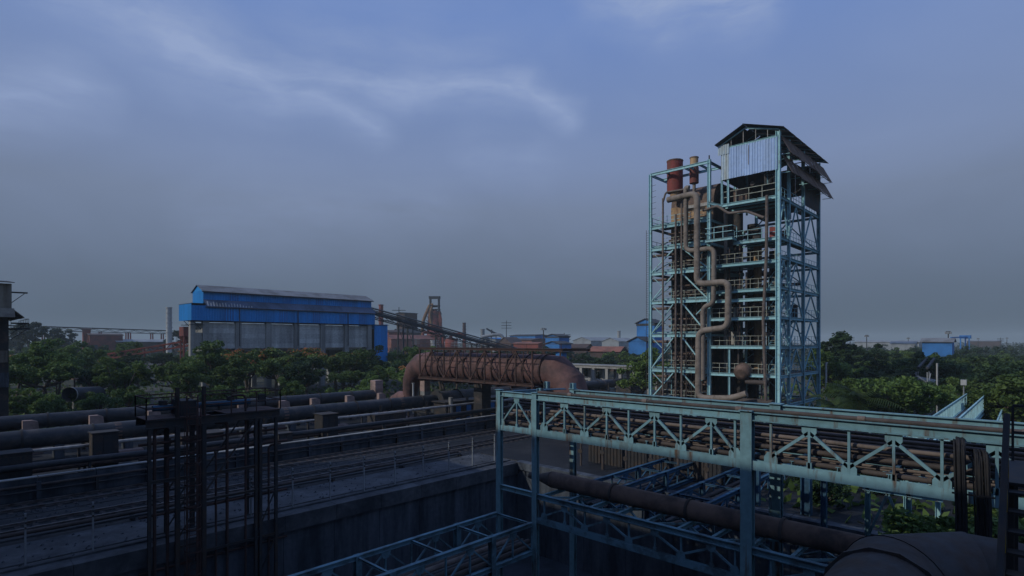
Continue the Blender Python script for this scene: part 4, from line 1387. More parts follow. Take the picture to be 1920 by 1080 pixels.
# roof sheets, each its own
for k in range(17):
    xa = TX0 - .75 + k * 1.04
    ez = Vector((0, 25.0 - 20.65, 34.85 - 33.4))
    me = corrugated((xa, 20.65, 33.4 + .02 * (k % 2)), (1, 0, 0), ez, 1.03, ez.length + .1, .26, .05)
    obj('roof_sheet', me, 'roof_dark', sh)
    ez = Vector((0, 25.0 - 28.35, 34.82 - 33.2))
    me = corrugated((xa, 28.35 - .25 * (k % 4 == 1), 33.2 + .02 * (k % 2)), (1, 0, 0), ez, 1.03, ez.length - (.5 if k == 1 else 0), .26, .05)
    obj('roof_sheet', me, 'roof_dark', sh)
for k in range(6):
    xa = TX0 + .2 + k * 3.0
    bbar('rafter', (xa, 28.2, 33.15), (xa, 25.0, 34.7), .1, 'teal_shaded', sh)
    bbar('rafter', (xa, 25.0, 34.7), (xa, 20.8, 33.35), .1, 'teal_shaded', sh)
    bbar('tie', (xa, 28.0, 32.9), (xa, 21.4, 32.9), .1, 'teal_shaded', sh)
# two rows of tilted side sheets
for row, (zi, zo, yo) in enumerate(((32.85, 30.7, 20.2), (30.8, 28.65, 20.2))):
    for k in range(14):
        xa = TX0 + .1 + k * 1.2 + (.6 if row else 0)
        ez = Vector((0, 21.25 - yo, zi - zo))
        me = corrugated((xa, yo + .03 * (k % 2), zo + .05 * (k % 3)), (1, 0, 0), ez, 1.19, ez.length, .24, .045)
        obj('side_sheet', me, 'rust_sheet', sh)
    for k in range(6):
        xa = TX0 + .6 + k * 3.2
        bbar('sheet_bracket', (xa, 21.3, zo + .1), (xa, yo + .1, zo + .05), .06, 'teal_rusty', sh)
    beam('sheet_rail', (TX0 + .1, yo + .15, zo + .1), (81.8, yo + .15, zo + .1), .06, .06, 'rust_sheet', sh)
for k in range(7):
    obj('end_sheet', corrugated((74.2 + k * .9, TY0 - .12, 26.6), (1, 0, 0), (0, 0, 1), .89, 4.2, .26, .05), 'roof_dark', sh)
for k in range(8):
    obj('back_sheet', corrugated((TX1 - .1, 21.5 + k * .9, 29.3), (0, 1, 0), (0, 0, 1), .89, 3.8, .26, .05), 'roof_dark', sh)
for k in range(14):
    obj('left_sheet', corrugated((66.4 + k * 1.0, 27.9, 29.2), (-1, 0, 0), (0, 0, 1), .99, 3.7, .26, .05), 'roof_dark', sh)
for (x, y) in ((68.7, TY0), (74.0, TY0), (TX1, TY0), (TX1, 27.8), (73, 27.8)):
    bbar('stanchion', (x, y, 26.2), (x, y, 33.1), .2, 'teal_shaded', sh)

# ------------------------------------------------------------------ blue clad building
bb = thing('blue_building', 'long bright blue clad building raised on concrete bunker walls and columns', 'building', (56, 122, 0))
FY = 118.8
CXS = [37.9, 44.0, 50.1, 56.2, 62.3, 68.3, 74.4]
for x in CXS:
    boxo('column', x - .55, x + .55, FY - .45, FY + .6, -.1, 13.9, 'concrete', bb)
    boxo('column', x - .5, x + .5, 126, 127, -.1, 13.9, 'concrete', bb)
for a, b in zip(CXS[:-1], CXS[1:]):
    pn = None
    for k in range(5):
        z0 = 8.55 + k * 1.02
        boxo('bunker_panel', a + .57, b - .57, FY - .02 - .02 * (k % 2), FY + .3, z0 + .012, z0 + 1.008, 'bunker', bb)
    boxo('bunker_beam', a + .56, b - .56, FY - .1, FY + .4, 5.2, 5.7, 'concrete', bb)
# the west end
boxo('column', 35.2, 36.1, FY - .2, FY + .6, -.1, 13.9, 'concrete_pale', bb)
boxo('end_panel', 36.1, 37.3, FY - .05, FY + .3, 8.6, 11.7, 'concrete_pale', bb)
for k in range(4):
    boxo('bunker_end', 37.6, 37.9, FY + .62, 125.9, 8.6 + k * 1.2, 9.78 + k * 1.2, 'concrete', bb)
boxo('bunker_back', 37.4, 74.8, 126.9, 127.2, 6, 13.8, 'concrete', bb)
boxo('bunker_floor', 37.9, 74.4, FY + .7, 126, 8.0, 8.4, 'concrete', bb)
boxo('ring_beam', 35.2, 75.0, FY - .2, FY + .5, 13.9 - .12, 13.98, 'dark_steel', bb)


def clad_x(parent, name, x0, x1, y, z0, z1, m_, sheet=2.0, facing=-1, pitch=.5):
    x = x0
    k = 0
    while x < x1 - .01:
        wd = min(sheet, x1 - x)
        if facing < 0:
            me = corrugated((x, y - .01 * (k % 2), z0), (1, 0, 0), (0, 0, 1), wd - .008, z1 - z0, pitch, .05)
        else:
            me = corrugated((x + wd, y + .01 * (k % 2), z0), (-1, 0, 0), (0, 0, 1), wd - .008, z1 - z0, pitch, .05)
        obj(name, me, m_, parent)
        x += wd
        k += 1


def clad_y(parent, name, y0, y1, x, z0, z1, m_, sheet=2.0, facing=-1, pitch=.5):
    y = y0
    k = 0
    while y < y1 - .01:
        wd = min(sheet, y1 - y)
        if facing < 0:
            me = corrugated((x - .01 * (k % 2), y + wd, z0), (0, -1, 0), (0, 0, 1), wd - .008, z1 - z0, pitch, .05)
        else:
            me = corrugated((x + .01 * (k % 2), y, z0), (0, 1, 0), (0, 0, 1), wd - .008, z1 - z0, pitch, .05)
        obj(name, me, m_, parent)
        y += wd
        k += 1


LY0, LY1, UY0, UY1 = 118.0, 125.6, 119.6, 125.9
clad_x(bb, 'lower_cladding', 35.2, 75.6, LY0, 14.05, 16.95, 'blue_cladding')
clad_y(bb, 'end_cladding', LY0, LY1, 35.2, 14.05, 17.3, 'blue_cladding')
clad_x(bb, 'upper_cladding', 37.8, 75.6, UY0, 17.6, 19.95, 'blue_cladding')
clad_y(bb, 'upper_end_cladding', UY0, UY1, 37.8, 17.3, 20.0, 'blue_cladding')
obj('upper_gable', MB().plate([(37.8, UY0, 20.0), (37.8, 122.75, 21.2), (37.8, UY1, 20.0)], .06).mesh('gable'), 'blue_cladding', bb)
boxo('core', 35.4, 75.4, 120.0, 125.4, 14.1, 17.2, 'dark_machine', bb)
boxo('core', 38.0, 75.4, 120.0, 125.4, 17.2, 19.8, 'dark_machine', bb)
clad_y(bb, 'end_cladding', LY0, LY1, 75.6, 13, 17.3, 'blue_cladding', facing=1)
clad_y(bb, 'upper_end_cladding', UY0, UY1, 75.6, 17.3, 20.0, 'blue_cladding', facing=1)
for k in range(13):
    xa = 37.5 + k * 2.97
    obj('roof_sheet', MB().plate([(xa, UY0 - .45, 19.85), (xa + 2.95, UY0 - .45, 19.85), (xa + 2.95, 122.75, 21.28), (xa, 122.75, 21.28)], .06).mesh('roof'), 'roof_grey', bb)
    obj('roof_sheet', MB().plate([(xa, UY1 + .4, 19.85), (xa, 122.75, 21.28), (xa + 2.95, 122.75, 21.28), (xa + 2.95, UY1 + .4, 19.85)], .06).mesh('roof'), 'roof_grey', bb)
for k in range(13):
    xa = 37.8 + k * 2.92
    obj('lean_to_sheet', MB().plate([(xa, LY0 - .25, 16.75), (xa + 2.9, LY0 - .25, 16.75), (xa + 2.9, UY0 + .02, 18.25), (xa, UY0 + .02, 18.25)], .05).mesh('lean'), 'lean_roof', bb)
obj('lean_to_sheet', MB().plate([(35.1, LY0 - .2, 17.33), (37.75, LY0 - .2, 17.33), (37.75, LY1, 17.36), (35.1, LY1, 17.36)], .05).mesh('lean'), 'roof_dark', bb)
for k in range(16):
    xx = 38.0 + k * .55
    L_ = 1.5 * (1 - k / 22) * random.uniform(.5, 1)
    obj('torn_strip', MB().plate([(xx, LY0 - .2 + .02, 16.86 + .03), (xx + .22, LY0 - .18, 16.89), (xx + .3, LY0 - .2 + L_ * .75, 16.9 + L_ * .8), (xx + .12, LY0 - .2 + L_ * .75, 16.9 + L_ * .8)], .03).mesh('strip'), 'white_far', bb)
clad_x(bb, 'annex_cladding', 75.62, 79.4, 118.3, 5.0, 13.9, 'blue_cladding')
clad_y(bb, 'annex_cladding', 118.3, 124, 79.4, 5.0, 14.2, 'blue_cladding', facing=1)
boxo('annex_core', 75.7, 79.2, 118.6, 124, 0, 13.6, 'dark_machine', bb)
obj('annex_roof', MB().plate([(75.5, 118.1, 14.0), (79.7, 118.1, 13.95), (79.7, 124.2, 14.3), (75.5, 124.2, 14.3)], .06).mesh('roof'), 'roof_dark', bb)
mb = MB()
for i in range(3):
    mb.bar((34.9, 118.2 + i * 2.5, 13.2), (37.6, 118.2 + i * 2.5, 13.2), .12)
    mb.bar((35.4, 118.2 + i * 2.5, 14), (36.9, 118.2 + i * 2.5, 12.4), .1)
obj('end_bracket', mb.mesh('bracket'), 'steel_far', bb)

for x in (44.0, 56.2, 68.3):
    cyl('downpipe', (x, LY0 - .12, 9.0), (x, LY0 - .12, 16.7), .09, 'steel_far', bb)
bbar('gutter', (37.4, UY0 - .5, 19.72), (75.9, UY0 - .5, 19.72), .16, 'steel_far', bb)
bbar('gutter', (37.6, LY0 - .32, 16.66), (75.7, LY0 - .32, 16.66), .14, 'steel_far', bb)
for k, x in enumerate((41, 52, 59.5, 66, 71)):
    obj('faded_sheet', corrugated((x, LY0 - .035, 14.1), (1, 0, 0), (0, 0, 1), 1.9, 2.8, .5, .05), 'blue_far', bb)
    obj('faded_sheet', corrugated((x + 1.5, UY0 - .035, 17.9), (1, 0, 0), (0, 0, 1), 1.9, 2.0, .5, .05), 'blue_far', bb)

# ------------------------------------------------------------------ building at the left edge
lb = thing('furnace_house', 'tall beige clad plant building with flared skirts cut by the left edge', 'building', (-4, 88, 0))
LX, LYF = 6.6, 82.0
clad_x(lb, 'cladding', -16, LX, LYF, 13.4, 16.3, 'beige_cladding', sheet=2.2)
clad_y(lb, 'cladding', LYF, 98, LX, 13.4, 16.3, 'beige_cladding', sheet=2.2, facing=1)
boxo('core', -16, LX - .2, LYF + .2, 98, 0, 16.2, 'dark_machine', lb)
for k in range(8):
    xa = -17.3 + k * 3.02
    obj('roof_sheet', MB().plate([(xa, LYF - .5, 16.45), (xa + 3.0, LYF - .5, 16.42), (xa + 3.0, 90, 17.2), (xa, 90, 17.2)], .08).mesh('roof'), 'roof_dark', lb)
    obj('skirt_sheet', MB().plate([(xa, LYF - 1.1, 12.6), (xa + 3.0, LYF - 1.1, 12.6), (xa + 3.0, LYF - .05, 13.6), (xa, LYF - .05, 13.6)], .06).mesh('skirt'), 'beige_cladding', lb)
obj('skirt_sheet', MB().plate([(LX + 1.0, LYF - 1.1, 12.6), (LX + 1.0, 96, 12.6), (LX + .05, 96, 13.6), (LX + .05, LYF - .05, 13.6)], .06).mesh('skirt'), 'beige_cladding', lb)
clad_x(lb, 'cladding', -16, LX - .3, LYF - .05, 7.7, 9.0, 'beige_cladding', sheet=2.2)
clad_x(lb, 'cladding', -16, LX - .2, LYF - .1, 5.0, 6.6, 'concrete_dark', sheet=2.2)
for z, L_ in ((15.4, 1.4), (12.0, 1.5), (11.4, 1.6)):
    beam('bracket_beam', (LX, LYF + .4, z), (LX + L_, LYF + .4, z), .1, .16, 'dark_steel', lb)
    bbar('bracket_strut', (LX, LYF + .4, z - 1.2), (LX + L_ * .8, LYF + .4, z - .1), .07, 'dark_steel', lb)
railing('railing', [(LX, LYF + .4, 11.5), (LX + 1.5, LYF + .4, 11.5), (LX + 1.5, 92, 11.5)], 'dark_steel', lb, h=1.0)
boxo('gallery', LX, LX + 1.5, LYF + .5, 92, 11.4, 11.47, 'dark_steel', lb)

# ------------------------------------------------------------------ conveyor from the blue building
cv = thing('belt_conveyor', 'dark lattice belt conveyor sloping down from the blue building', 'conveyor', (100, 122, 0))
A, B = Vector((76.0, 122, 16.9)), Vector((134, 122, 5.4))
for y in (121.0, 123.2):
    bbar('upper_chord', A + Vector((0, y - 122, 1.4)), B + Vector((0, y - 122, 1.4)), .22, 'steel_far', cv)
    bbar('lower_chord', A + Vector((0, y - 122, -.7)), B + Vector((0, y - 122, -.7)), .22, 'steel_far', cv)
    n = 30
    for i in range(n):
        p, q = A.lerp(B, i / n), A.lerp(B, (i + 1) / n)
        s_ = (-.7, .25) if i % 2 else (.25, -.7)
        bbar('lattice', p + Vector((0, y - 122, s_[0])), q + Vector((0, y - 122, s_[1])), .12, 'steel_far', cv)
    for i in range(n):
        p, q = A.lerp(B, i / n), A.lerp(B, (i + 1) / n)
        obj('side_panel', MB().plate([p + Vector((0.02, y - 122, .25)), q + Vector((-.02, y - 122, .25)), q + Vector((-.02, y - 122, .8)), p + Vector((.02, y - 122, .8))], .05).mesh('panel'), 'steel_far', cv)
obj('belt', MB().plate([A + Vector((0, -.8, .75)), B + Vector((0, -.8, .75)), B + Vector((0, .8, .75)), A + Vector((0, .8, .75))], .1).mesh('belt'), 'dark_steel', cv)
bbar('hood_edge', A + Vector((0, -1.15, 1.6)), B + Vector((0, -1.15, 1.6)), .12, 'grey_far', cv)
for x in (86, 89, 98.5, 112, 123):
    z = A.lerp(B, (x - 76) / 58).z - .8
    for y in (121.0, 123.2):
        bbar('trestle_leg', (x, y + (y - 122) * .4, -.1), (x, y, z), .3, 'steel_far', cv)
    for k in range(3):
        z0 = z * k / 3
        bbar('trestle_brace', (x, 120.6, z0), (x, 123.4, z * (k + 1) / 3), .12, 'steel_far', cv)

# ------------------------------------------------------------------ the teal footbridge on the right
fb = thing('footbridge', 'narrow teal footbridge with slatted railings heading off between the right trees', 'footbridge', (55, 4.6, 0))
for y in (5.35, 4.0):
    a, b = Vector((30, y, 3.7)), Vector((67.5, y, 3.75))
    beam('girder', a, b, .2, .4, 'teal', fb)
    for k in range(25):
        x = 30.3 + k * 1.5
        bbar('rail_post', (x, y, 3.8), (x, y, 5.1), .09, 'teal', fb)
        for j in range(1, 3):
            bbar('slat', (x + j * .5, y, 3.95), (x + j * .5, y, 5.0), .07, 'teal', fb)
    bbar('top_rail', (30, y, 5.05), (67.5, y, 5.05), .1, 'teal', fb)
    bbar('foot_rail', (30, y, 3.95), (67.5, y, 3.95), .06, 'teal', fb)
for k in range(25):
    boxo('deck_plate', 30 + k * 1.5 + .01, 31.49 + k * 1.5, 4.05, 5.3, 3.86, 3.9, 'walk_concrete', fb)
for x in (36, 44, 52, 60, 67):
    for y in (5.35, 4.0):
        beam('leg', (x, y, -.1), (x, y, 3.55), .22, .22, 'teal', fb, up=(0, 1, 0))
# stub of another rail beside it
s2 = thing('stair_rail', 'short broken teal railing beside the far end of the footbridge', 'railing', (58, 2.6, 0))
for k in range(9):
    bbar('post', (54 + k * 1.2, 2.7, 2.4), (54 + k * 1.2, 2.7, 3.7 + .05 * k), .09, 'teal', s2)
bbar('top_rail', (54, 2.7, 3.65), (64, 2.7, 4.1), .1, 'teal', s2)
beam('girder', (54, 2.7, 2.3), (64, 2.7, 2.4), .2, .3, 'teal', s2)
for x in (55, 59, 63):
    bbar('leg', (x, 2.7, -.1), (x, 2.7, 2.2), .16, 'teal', s2)

# ------------------------------------------------------------------ far plant


def pxm(px, Y):
    return px * Y / FPX


def far_shed(name, label, u, Y, lx, ly, ze, zr, wall, roof, axis='x', windows=0, cat='shed', zb=-.1, band=None, group=None):
    """gabled shed centred on bearing u at distance Y; ridge along axis"""
    c = ony_d(u, 640, Y)
    x0, x1, y0, y1 = c.x - lx / 2, c.x + lx / 2, c.y - ly / 2, c.y + ly / 2
    t = thing(name, label, cat, (c.x, c.y, 0), group)
    mb = MB().box(x0, x1, y0, y1, zb, ze)
    w_ = obj('wall', mb.mesh('wall'), wall, t)
    o_ = .5
    if axis == 'x':
        gv = [[(x, y0, ze), (x, c.y, zr), (x, y1, ze)] for x in (x0, x1)]
        rf = MB().plate([(x0 - o_, y0 - o_, ze - .1), (x1 + o_, y0 - o_, ze - .1), (x1 + o_, c.y, zr), (x0 - o_, c.y, zr)], .2)
        rf.plate([(x1 + o_, y1 + o_, ze - .1), (x0 - o_, y1 + o_, ze - .1), (x0 - o_, c.y, zr), (x1 + o_, c.y, zr)], .2)
    else:
        gv = [[(x0, y, ze), (c.x, y, zr), (x1, y, ze)] for y in (y0, y1)]
        rf = MB().plate([(x0 - o_, y1 + o_, ze - .1), (x0 - o_, y0 - o_, ze - .1), (c.x, y0 - o_, zr), (c.x, y1 + o_, zr)], .2)
        rf.plate([(x1 + o_, y0 - o_, ze - .1), (x1 + o_, y1 + o_, ze - .1), (c.x, y1 + o_, zr), (c.x, y0 - o_, zr)], .2)
    for q in gv:
        obj('gable', MB().plate(q, .12).mesh('gable'), wall, t)
    obj('roof', rf.mesh('roof'), roof, t)
    if band:
        obj('wall_band', MB().box(x0 - .12, x1 + .12, y0 - .12, y1 + .12, ze - band, ze - .2).mesh('band'), 'steel_far', t)
    for k in range(windows):
        yy = y0 + (y1 - y0) * (k + .3) / windows
        boxo('window', x0 - .06, x0 - .001, yy, yy + (y1 - y0) / windows * .4, ze * .45, ze * .62, 'window_dark', t)
        xx = x0 + (x1 - x0) * (k + .3) / windows
        boxo('window', xx, xx + (x1 - x0) / windows * .4, y0 - .06, y0 - .001, ze * .45, ze * .62, 'window_dark', t)
    return t


def stack(label, u, vtop, Y, r, m_, rings=3, taper=.85, cat='chimney', name='chimney'):
    p = ony_d(u, vtop, Y)
    t = thing(name, label, cat, (p.x, p.y, 0))
    obj('shaft', MB().tube([(p.x, p.y, -.1), (p.x, p.y, p.z)], [r, r * taper], 18).mesh('shaft'), m_, t)
    for k in range(rings):
        z = p.z * (.55 + .44 * k / max(1, rings - 1)) if rings > 1 else p.z
        rr = r * (1 - (1 - taper) * z / p.z)
        cyl('ring', (p.x, p.y, z - .2), (p.x, p.y, z + .2), rr * 1.12 + .08, m_, t)
    return t


def mast(label, u, vtop, Y, r, head='flood', m_='steel_far'):
    p = ony_d(u, vtop, Y)
    t = thing('light_mast' if head == 'flood' else 'antenna_mast', label, 'mast', (p.x, p.y, 0))
    obj('pole', MB().tube([(p.x, p.y, -.1), (p.x, p.y, p.z)], [r, r * .5], 10).mesh('pole'), m_, t)
    if head == 'flood':
        cyl('head_ring', (p.x, p.y, p.z - .5), (p.x, p.y, p.z), r * 2.0, m_, t)
        for k in range(6):
            a = k * math.pi / 3
            boxo('floodlight', p.x + r * 2.3 * math.cos(a) - r * .8, p.x + r * 2.3 * math.cos(a) + r * .8, p.y + r * 2.3 * math.sin(a) - r * .8, p.y + r * 2.3 * math.sin(a) + r * .8, p.z - .9, p.z - .2, 'grey_far', t)
    else:
        for k in range(3):
            z = p.z * (.8 + .07 * k)
            bbar('arm', (p.x - r * 6, p.y + r * 6, z), (p.x + r * 6, p.y - r * 6, z), r * .8, m_, t)
    return t


# left horizon: long raised conveyor, chimney, red oxide buildings
cvl = thing('overland_conveyor', 'long level raised conveyor on red posts along the left horizon', 'conveyor', tuple(ony_d(160, 640, 300))[:2] + (0,))
A, B = ony_d(-40, 613.5, 250), ony_d(318, 624, 330)
A.z, B.z = 16.5, 15.2
n = 26
sd = (B - A).normalized().cross(Vector((0, 0, 1)))
for s_ in (-1.1, 1.1):
    bbar('upper_chord', A + sd * s_ + Vector((0, 0, .9)), B + sd * s_ + Vector((0, 0, .9)), .3, 'steel_far', cvl)
    bbar('lower_chord', A + sd * s_ + Vector((0, 0, -.9)), B + sd * s_ + Vector((0, 0, -.9)), .3, 'steel_far', cvl)
    for i in range(n):
        p, q = A.lerp(B, i / n), A.lerp(B, (i + 1) / n)
        bbar('lattice', p + sd * s_ + Vector((0, 0, -.8 if i % 2 else .8)), q + sd * s_ + Vector((0, 0, .8 if i % 2 else -.8)), .16, 'steel_far', cvl)
obj('cover', MB().plate([A + sd * -1.3 + Vector((0, 0, 1.15)), B + sd * -1.3 + Vector((0, 0, 1.15)), B + sd * 1.3 + Vector((0, 0, 1.15)), A + sd * 1.3 + Vector((0, 0, 1.15))], .25).mesh('cover'), 'steel_far', cvl)
for u, f_ in ((164, .57), (219, .725), (223, .74), (275, .88), (300, .95), (60, .28)):
    p = A.lerp(B, f_)
    for s_ in (-.9, .9):
        bbar('post', (p + sd * s_ * 1.2).to_tuple()[:2] + (-.1,), p + sd * s_ + Vector((0, 0, -.9)), .55, 'red_oxide', cvl)
stack('grey white banded chimney standing left of the blue building', 317, 576, 260, 1.25, 'white_far', 6, .95)
far_shed('red_oxide_shed', 'rust red plant building under the long conveyor on the left', 196, 290, 14, 9, 13.2, 14.0, 'red_oxide', 'brown_far', 'x', 3)
far_shed('red_oxide_shed', 'narrow rust red lift house at the end of the plant building under the conveyor', 162, 288, 3, 3, 16.2, 16.6, 'red_oxide', 'brown_far', 'x')
far_shed('ore_shed', 'dull brown low shed left of the white chimney below the conveyor', 262, 300, 22, 10, 9.8, 11.0, 'brown_far', 'grey_far', 'x', 4)
far_shed('long_roof_shed', 'low pale roofed shed among the far left trees', 125, 200, 10, 26, 6.2, 7.4, 'brown_far', 'roof_grey', 'y', 4)
far_shed('pale_strip_shed', 'low shed with pale grey roof near the left edge of the trees', 68, 180, 8, 22, 5.6, 6.4, 'beige_cladding', 'white_far', 'y', 4)
hp = thing('red_hopper', 'red oxide hopper house just left of the blue building', 'hopper', tuple(ony_d(352, 640, 150))[:2] + (0,))
c = ony_d(354, 613, 150)
boxo('bin', c.x - 1.8, c.x + 1.8, c.y - 1.8, c.y + 1.8, 11.4, c.z, 'red_oxide', hp)
obj('cone', MB().tube([(c.x, c.y, 11.4), (c.x, c.y, 9.4)], [2.4, 1.0], 4).mesh('cone'), 'red_oxide', hp)
for a in (-1.5, 1.5):
    for b in (-1.5, 1.5):
        bbar('leg', (c.x + a, c.y + b, -.1), (c.x + a, c.y + b, 11.5), .3, 'red_oxide', hp)
cr = thing('red_conveyor', 'rust red inclined conveyor rising to the red hopper left of the blue building', 'conveyor', (c.x, c.y, 0))
A, B = ony_d(180, 667, 150), ony_d(362, 637, 150)
for dz, s_ in ((0, 0), (-1.3, 0), (0, 1.6), (-1.3, 1.6)):
    off = Vector((CT * s_, ST * s_, dz))
    bbar('chord', A + off, B + off, .3, 'red_oxide', cr)
for i in range(18):
    p, q = A.lerp(B, i / 18), A.lerp(B, (i + 1) / 18)
    bbar('lattice', p + Vector((0, 0, -1.2 if i % 2 else -.1)), q + Vector((0, 0, -.1 if i % 2 else -1.2)), .15, 'red_oxide', cr)
for i in range(5):
    p = A.lerp(B, .1 + i * .2)
    bbar('leg', (p.x, p.y, -.1), p, .25, 'red_oxide', cr)

# centre: blast furnace and its neighbours
Yb = 360
bf = thing('blast_furnace', 'rust red blast furnace tower with a black portal on top', 'blast furnace', tuple(ony_d(815, 640, Yb))[:2] + (0,))
c = ony_d(815, 640, Yb)
RV = Vector((ST, -CT, 0))
FV = Vector((CT, ST, 0))


def bfp(du, v, df=0):
    return c + RV * pxm(du, Yb) + FV * df + Vector((0, 0, (640 - v) * Yb / FPX))


obj('shaft', MB().tube([(c.x, c.y, -.1), (c.x, c.y, 12), (c.x, c.y, 22), (c.x, c.y, 27), (c.x, c.y, 30.5)], [5.2, 5.2, 4.4, 3.2, 1.4], 20).mesh('shaft'), 'red_oxide', bf)
for du in (-8, 8):
    for df in (-2.5, 2.5):
        bbar('portal_leg', bfp(du * .95, 600, df), bfp(du, 557, df), .55, 'steel_far', bf)
    for k in range(5):
        bbar('portal_brace', bfp(du, 600 - k * 8, -2.5), bfp(du, 592 - k * 8, 2.5), .3, 'steel_far', bf)
    for k in range(3):
        bbar('portal_lattice', bfp(du - 2, 596 - k * 12), bfp(du + 2, 585 - k * 12), .25, 'steel_far', bf)
bbar('portal_head', bfp(-10.5, 558), bfp(10.5, 558), 3.2, 'steel_far', bf, 1.6)
bbar('portal_tie', bfp(-10, 575), bfp(10, 575), 1.2, 'steel_far', bf, .8)
for k in range(8):
    z = 612 - k * 7 + 30
    rr = 13 - abs(k - 2) * .6
    bbar('platform', bfp(-rr, z - 20), bfp(rr, z - 20), 5.0, 'brown_far', bf, .35)
for du in (-12, -6, 6, 12):
    bbar('frame_post', bfp(du, 655, -3), bfp(du * .8, 585, -3), .5, 'red_oxide', bf)
    bbar('frame_post', bfp(du, 655, 3), bfp(du * .8, 585, 3), .5, 'brown_far', bf)
for k in range(6):
    bbar('frame_brace', bfp(-12, 650 - k * 11, -3), bfp(12, 640 - k * 11, -3), .35, 'red_oxide', bf)
    bbar('frame_brace', bfp(12, 650 - k * 11, -3), bfp(-12, 640 - k * 11, -3), .35, 'brown_far', bf)
for k in range(48):
    du0, v0 = random.uniform(-13, 13), random.uniform(585, 650)
    bbar('stair_truss', bfp(du0, v0, random.choice((-4, 4, -3.2))), bfp(du0 + random.uniform(-7, 7), v0 - random.uniform(3, 12), random.choice((-4, -3.5, 4))), .3, random.choice(('red_oxide', 'brown_far', 'steel_far')), bf)
for k in range(7):
    bbar('balcony', bfp(10, 645 - k * 9, -3.5), bfp(16 - .3 * k, 645 - k * 9, -3.5), .8, 'brown_far', bf, .5)
obj('downcomer', MB().tube(fillet([bfp(-3, 572), bfp(-9, 572), bfp(-22, 602), bfp(-24, 640)], 3, 5), 1.05, 14).mesh('downcomer'), 'ochre_far', bf)
obj('uptake', MB().tube(fillet([bfp(-4, 612, -4), bfp(-8, 590, -4), bfp(-3, 575, -4)], 3, 5), .8, 14).mesh('uptake'), 'ochre_far', bf)
obj('skip_bridge', MB().bar(bfp(4, 600, 4), bfp(24, 652, 6), 1.6).mesh('skip'), 'brown_far', bf)
for k in range(6):
    obj('cage_pipe', MB().tube(fillet([bfp(9, 640 - k * 4, -4), bfp(15, 630 - k * 6, -4), bfp(10, 600 - k * 3, -4)], 2, 4), .45, 10).mesh('cagepipe'), 'red_oxide', bf)

o = far_shed('brown_stock_house', 'tall dark brown stock house left of the blast furnace', 763, 330, 9, 8, 26.5, 26.9, 'brown_far', 'steel_far', 'x', 2, cat='building')
far_shed('brown_lower_house', 'brown lean building at the foot of the stock house', 762, 322, 14, 9, 15, 17, 'brown_far', 'steel_far', 'x', 3, cat='building')
far_shed('brick_house', 'brick red plant house just right of the blue annex', 732, 300, 9, 10, 15, 16, 'brick_red', 'brown_far', 'x', 3, cat='building')
far_shed('red_roof_house', 'long red roofed house below the sloping conveyor', 765, 290, 26, 8, 11.2, 13.2, 'brick_red', 'brick_red', 'x', 4, cat='building')
stack('dark red chimney just right of the blue building roof', 714.5, 571, 300, 1.3, 'red_oxide', 4, .9)
mast('black pole with cross arms left of the brown stock house', 748, 576, 320, .45, 'arms')
stack('slender ribbed red tower right of the blast furnace', 870.5, 605, 330, 1.3, 'brown_far', 6, .7, 'tower', 'vent_tower')
for k, (u, v, r, lab) in enumerate(((793, 634, 3.0, 'orange dust drum at the foot of the blast furnace'), (846, 637, 3.4, 'red dust drum right of the blast furnace foot'), (806, 640, 3.2, 'dark red drum between the orange one and the white tank'))):
    p = ony_d(u, v, 300)
    t = thing('dust_catcher', lab, 'drum', (p.x, p.y, 0))
    obj('drum', MB().tube([(p.x, p.y, 3), (p.x, p.y, 5), (p.x, p.y, p.z), (p.x, p.y, p.z + 1.3)], [.8, r, r, .6], 18).mesh('drum'), ('ochre_far', 'red_oxide', 'red_oxide')[k], t)
    for a in (-1, 1):
        bbar('leg', (p.x + a * r * .7, p.y, -.1), (p.x + a * r * .7, p.y, 6), .4, 'brown_far', t)
    obj('pipe', MB().tube(fillet([(p.x, p.y, p.z + 1), (p.x, p.y, p.z + 3), (p.x + 5, p.y - 5, p.z + 3), (p.x + 5, p.y - 5, 4)], 1.5, 5), .7, 12).mesh('pipe'), 'red_oxide', t)
stack('small white tank at the foot of the blast furnace', 813, 638, 280, 1.5, 'white_far', 2, 1.0, 'tank', 'white_tank')
for k, u in enumerate((780, 816, 853)):
    mast(['left one of three slim grey posts below the sloping conveyor', 'middle one of three slim grey posts below the sloping conveyor', 'right one of three slim grey posts below the sloping conveyor'][k], u, 633 + k * 3, 240, .2, 'arms', 'grey_far')

far_shed('blue_roof_hall', 'long hall with blue wall band and brick base at centre horizon', 992, 330, 12, 20, 13.4, 14.0, 'blue_far', 'steel_far', 'y', 0, cat='hall')
far_shed('brick_hall', 'brick hall in front of the long blue banded hall', 985, 318, 14, 22, 10.8, 11.6, 'brick_red', 'brown_far', 'y', 5, cat='hall')
far_shed('brown_gable_house', 'brown gabled house at the left end of the brick hall', 957, 300, 9, 10, 8.8, 12.2, 'brown_far', 'brown_far', 'x', 2, cat='building')
far_shed('red_low_house', 'low red house with flat front at centre horizon', 992, 270, 5, 16, 9.0, 9.5, 'red_oxide', 'brick_red', 'y', 4, cat='building')
far_shed('blue_control_house', 'upper blue block of the two tier blue house at centre horizon', 1045, 225, 6.5, 7, 12.1, 12.9, 'blue_far', 'steel_far', 'x', 3, cat='building', band=.7)
far_shed('blue_low_house', 'lower blue block of the two tier blue house at centre horizon', 1047, 205, 7, 6.5, 9.2, 10.0, 'blue_far', 'steel_far', 'x', 2, cat='building')
far_shed('blue_kiosk', 'tiny pale blue kiosk right above the rusty elbow', 1052, 110, 1.5, 1.5, 8.0, 8.2, 'blue_far', 'steel_far', 'x', 1, cat='kiosk')
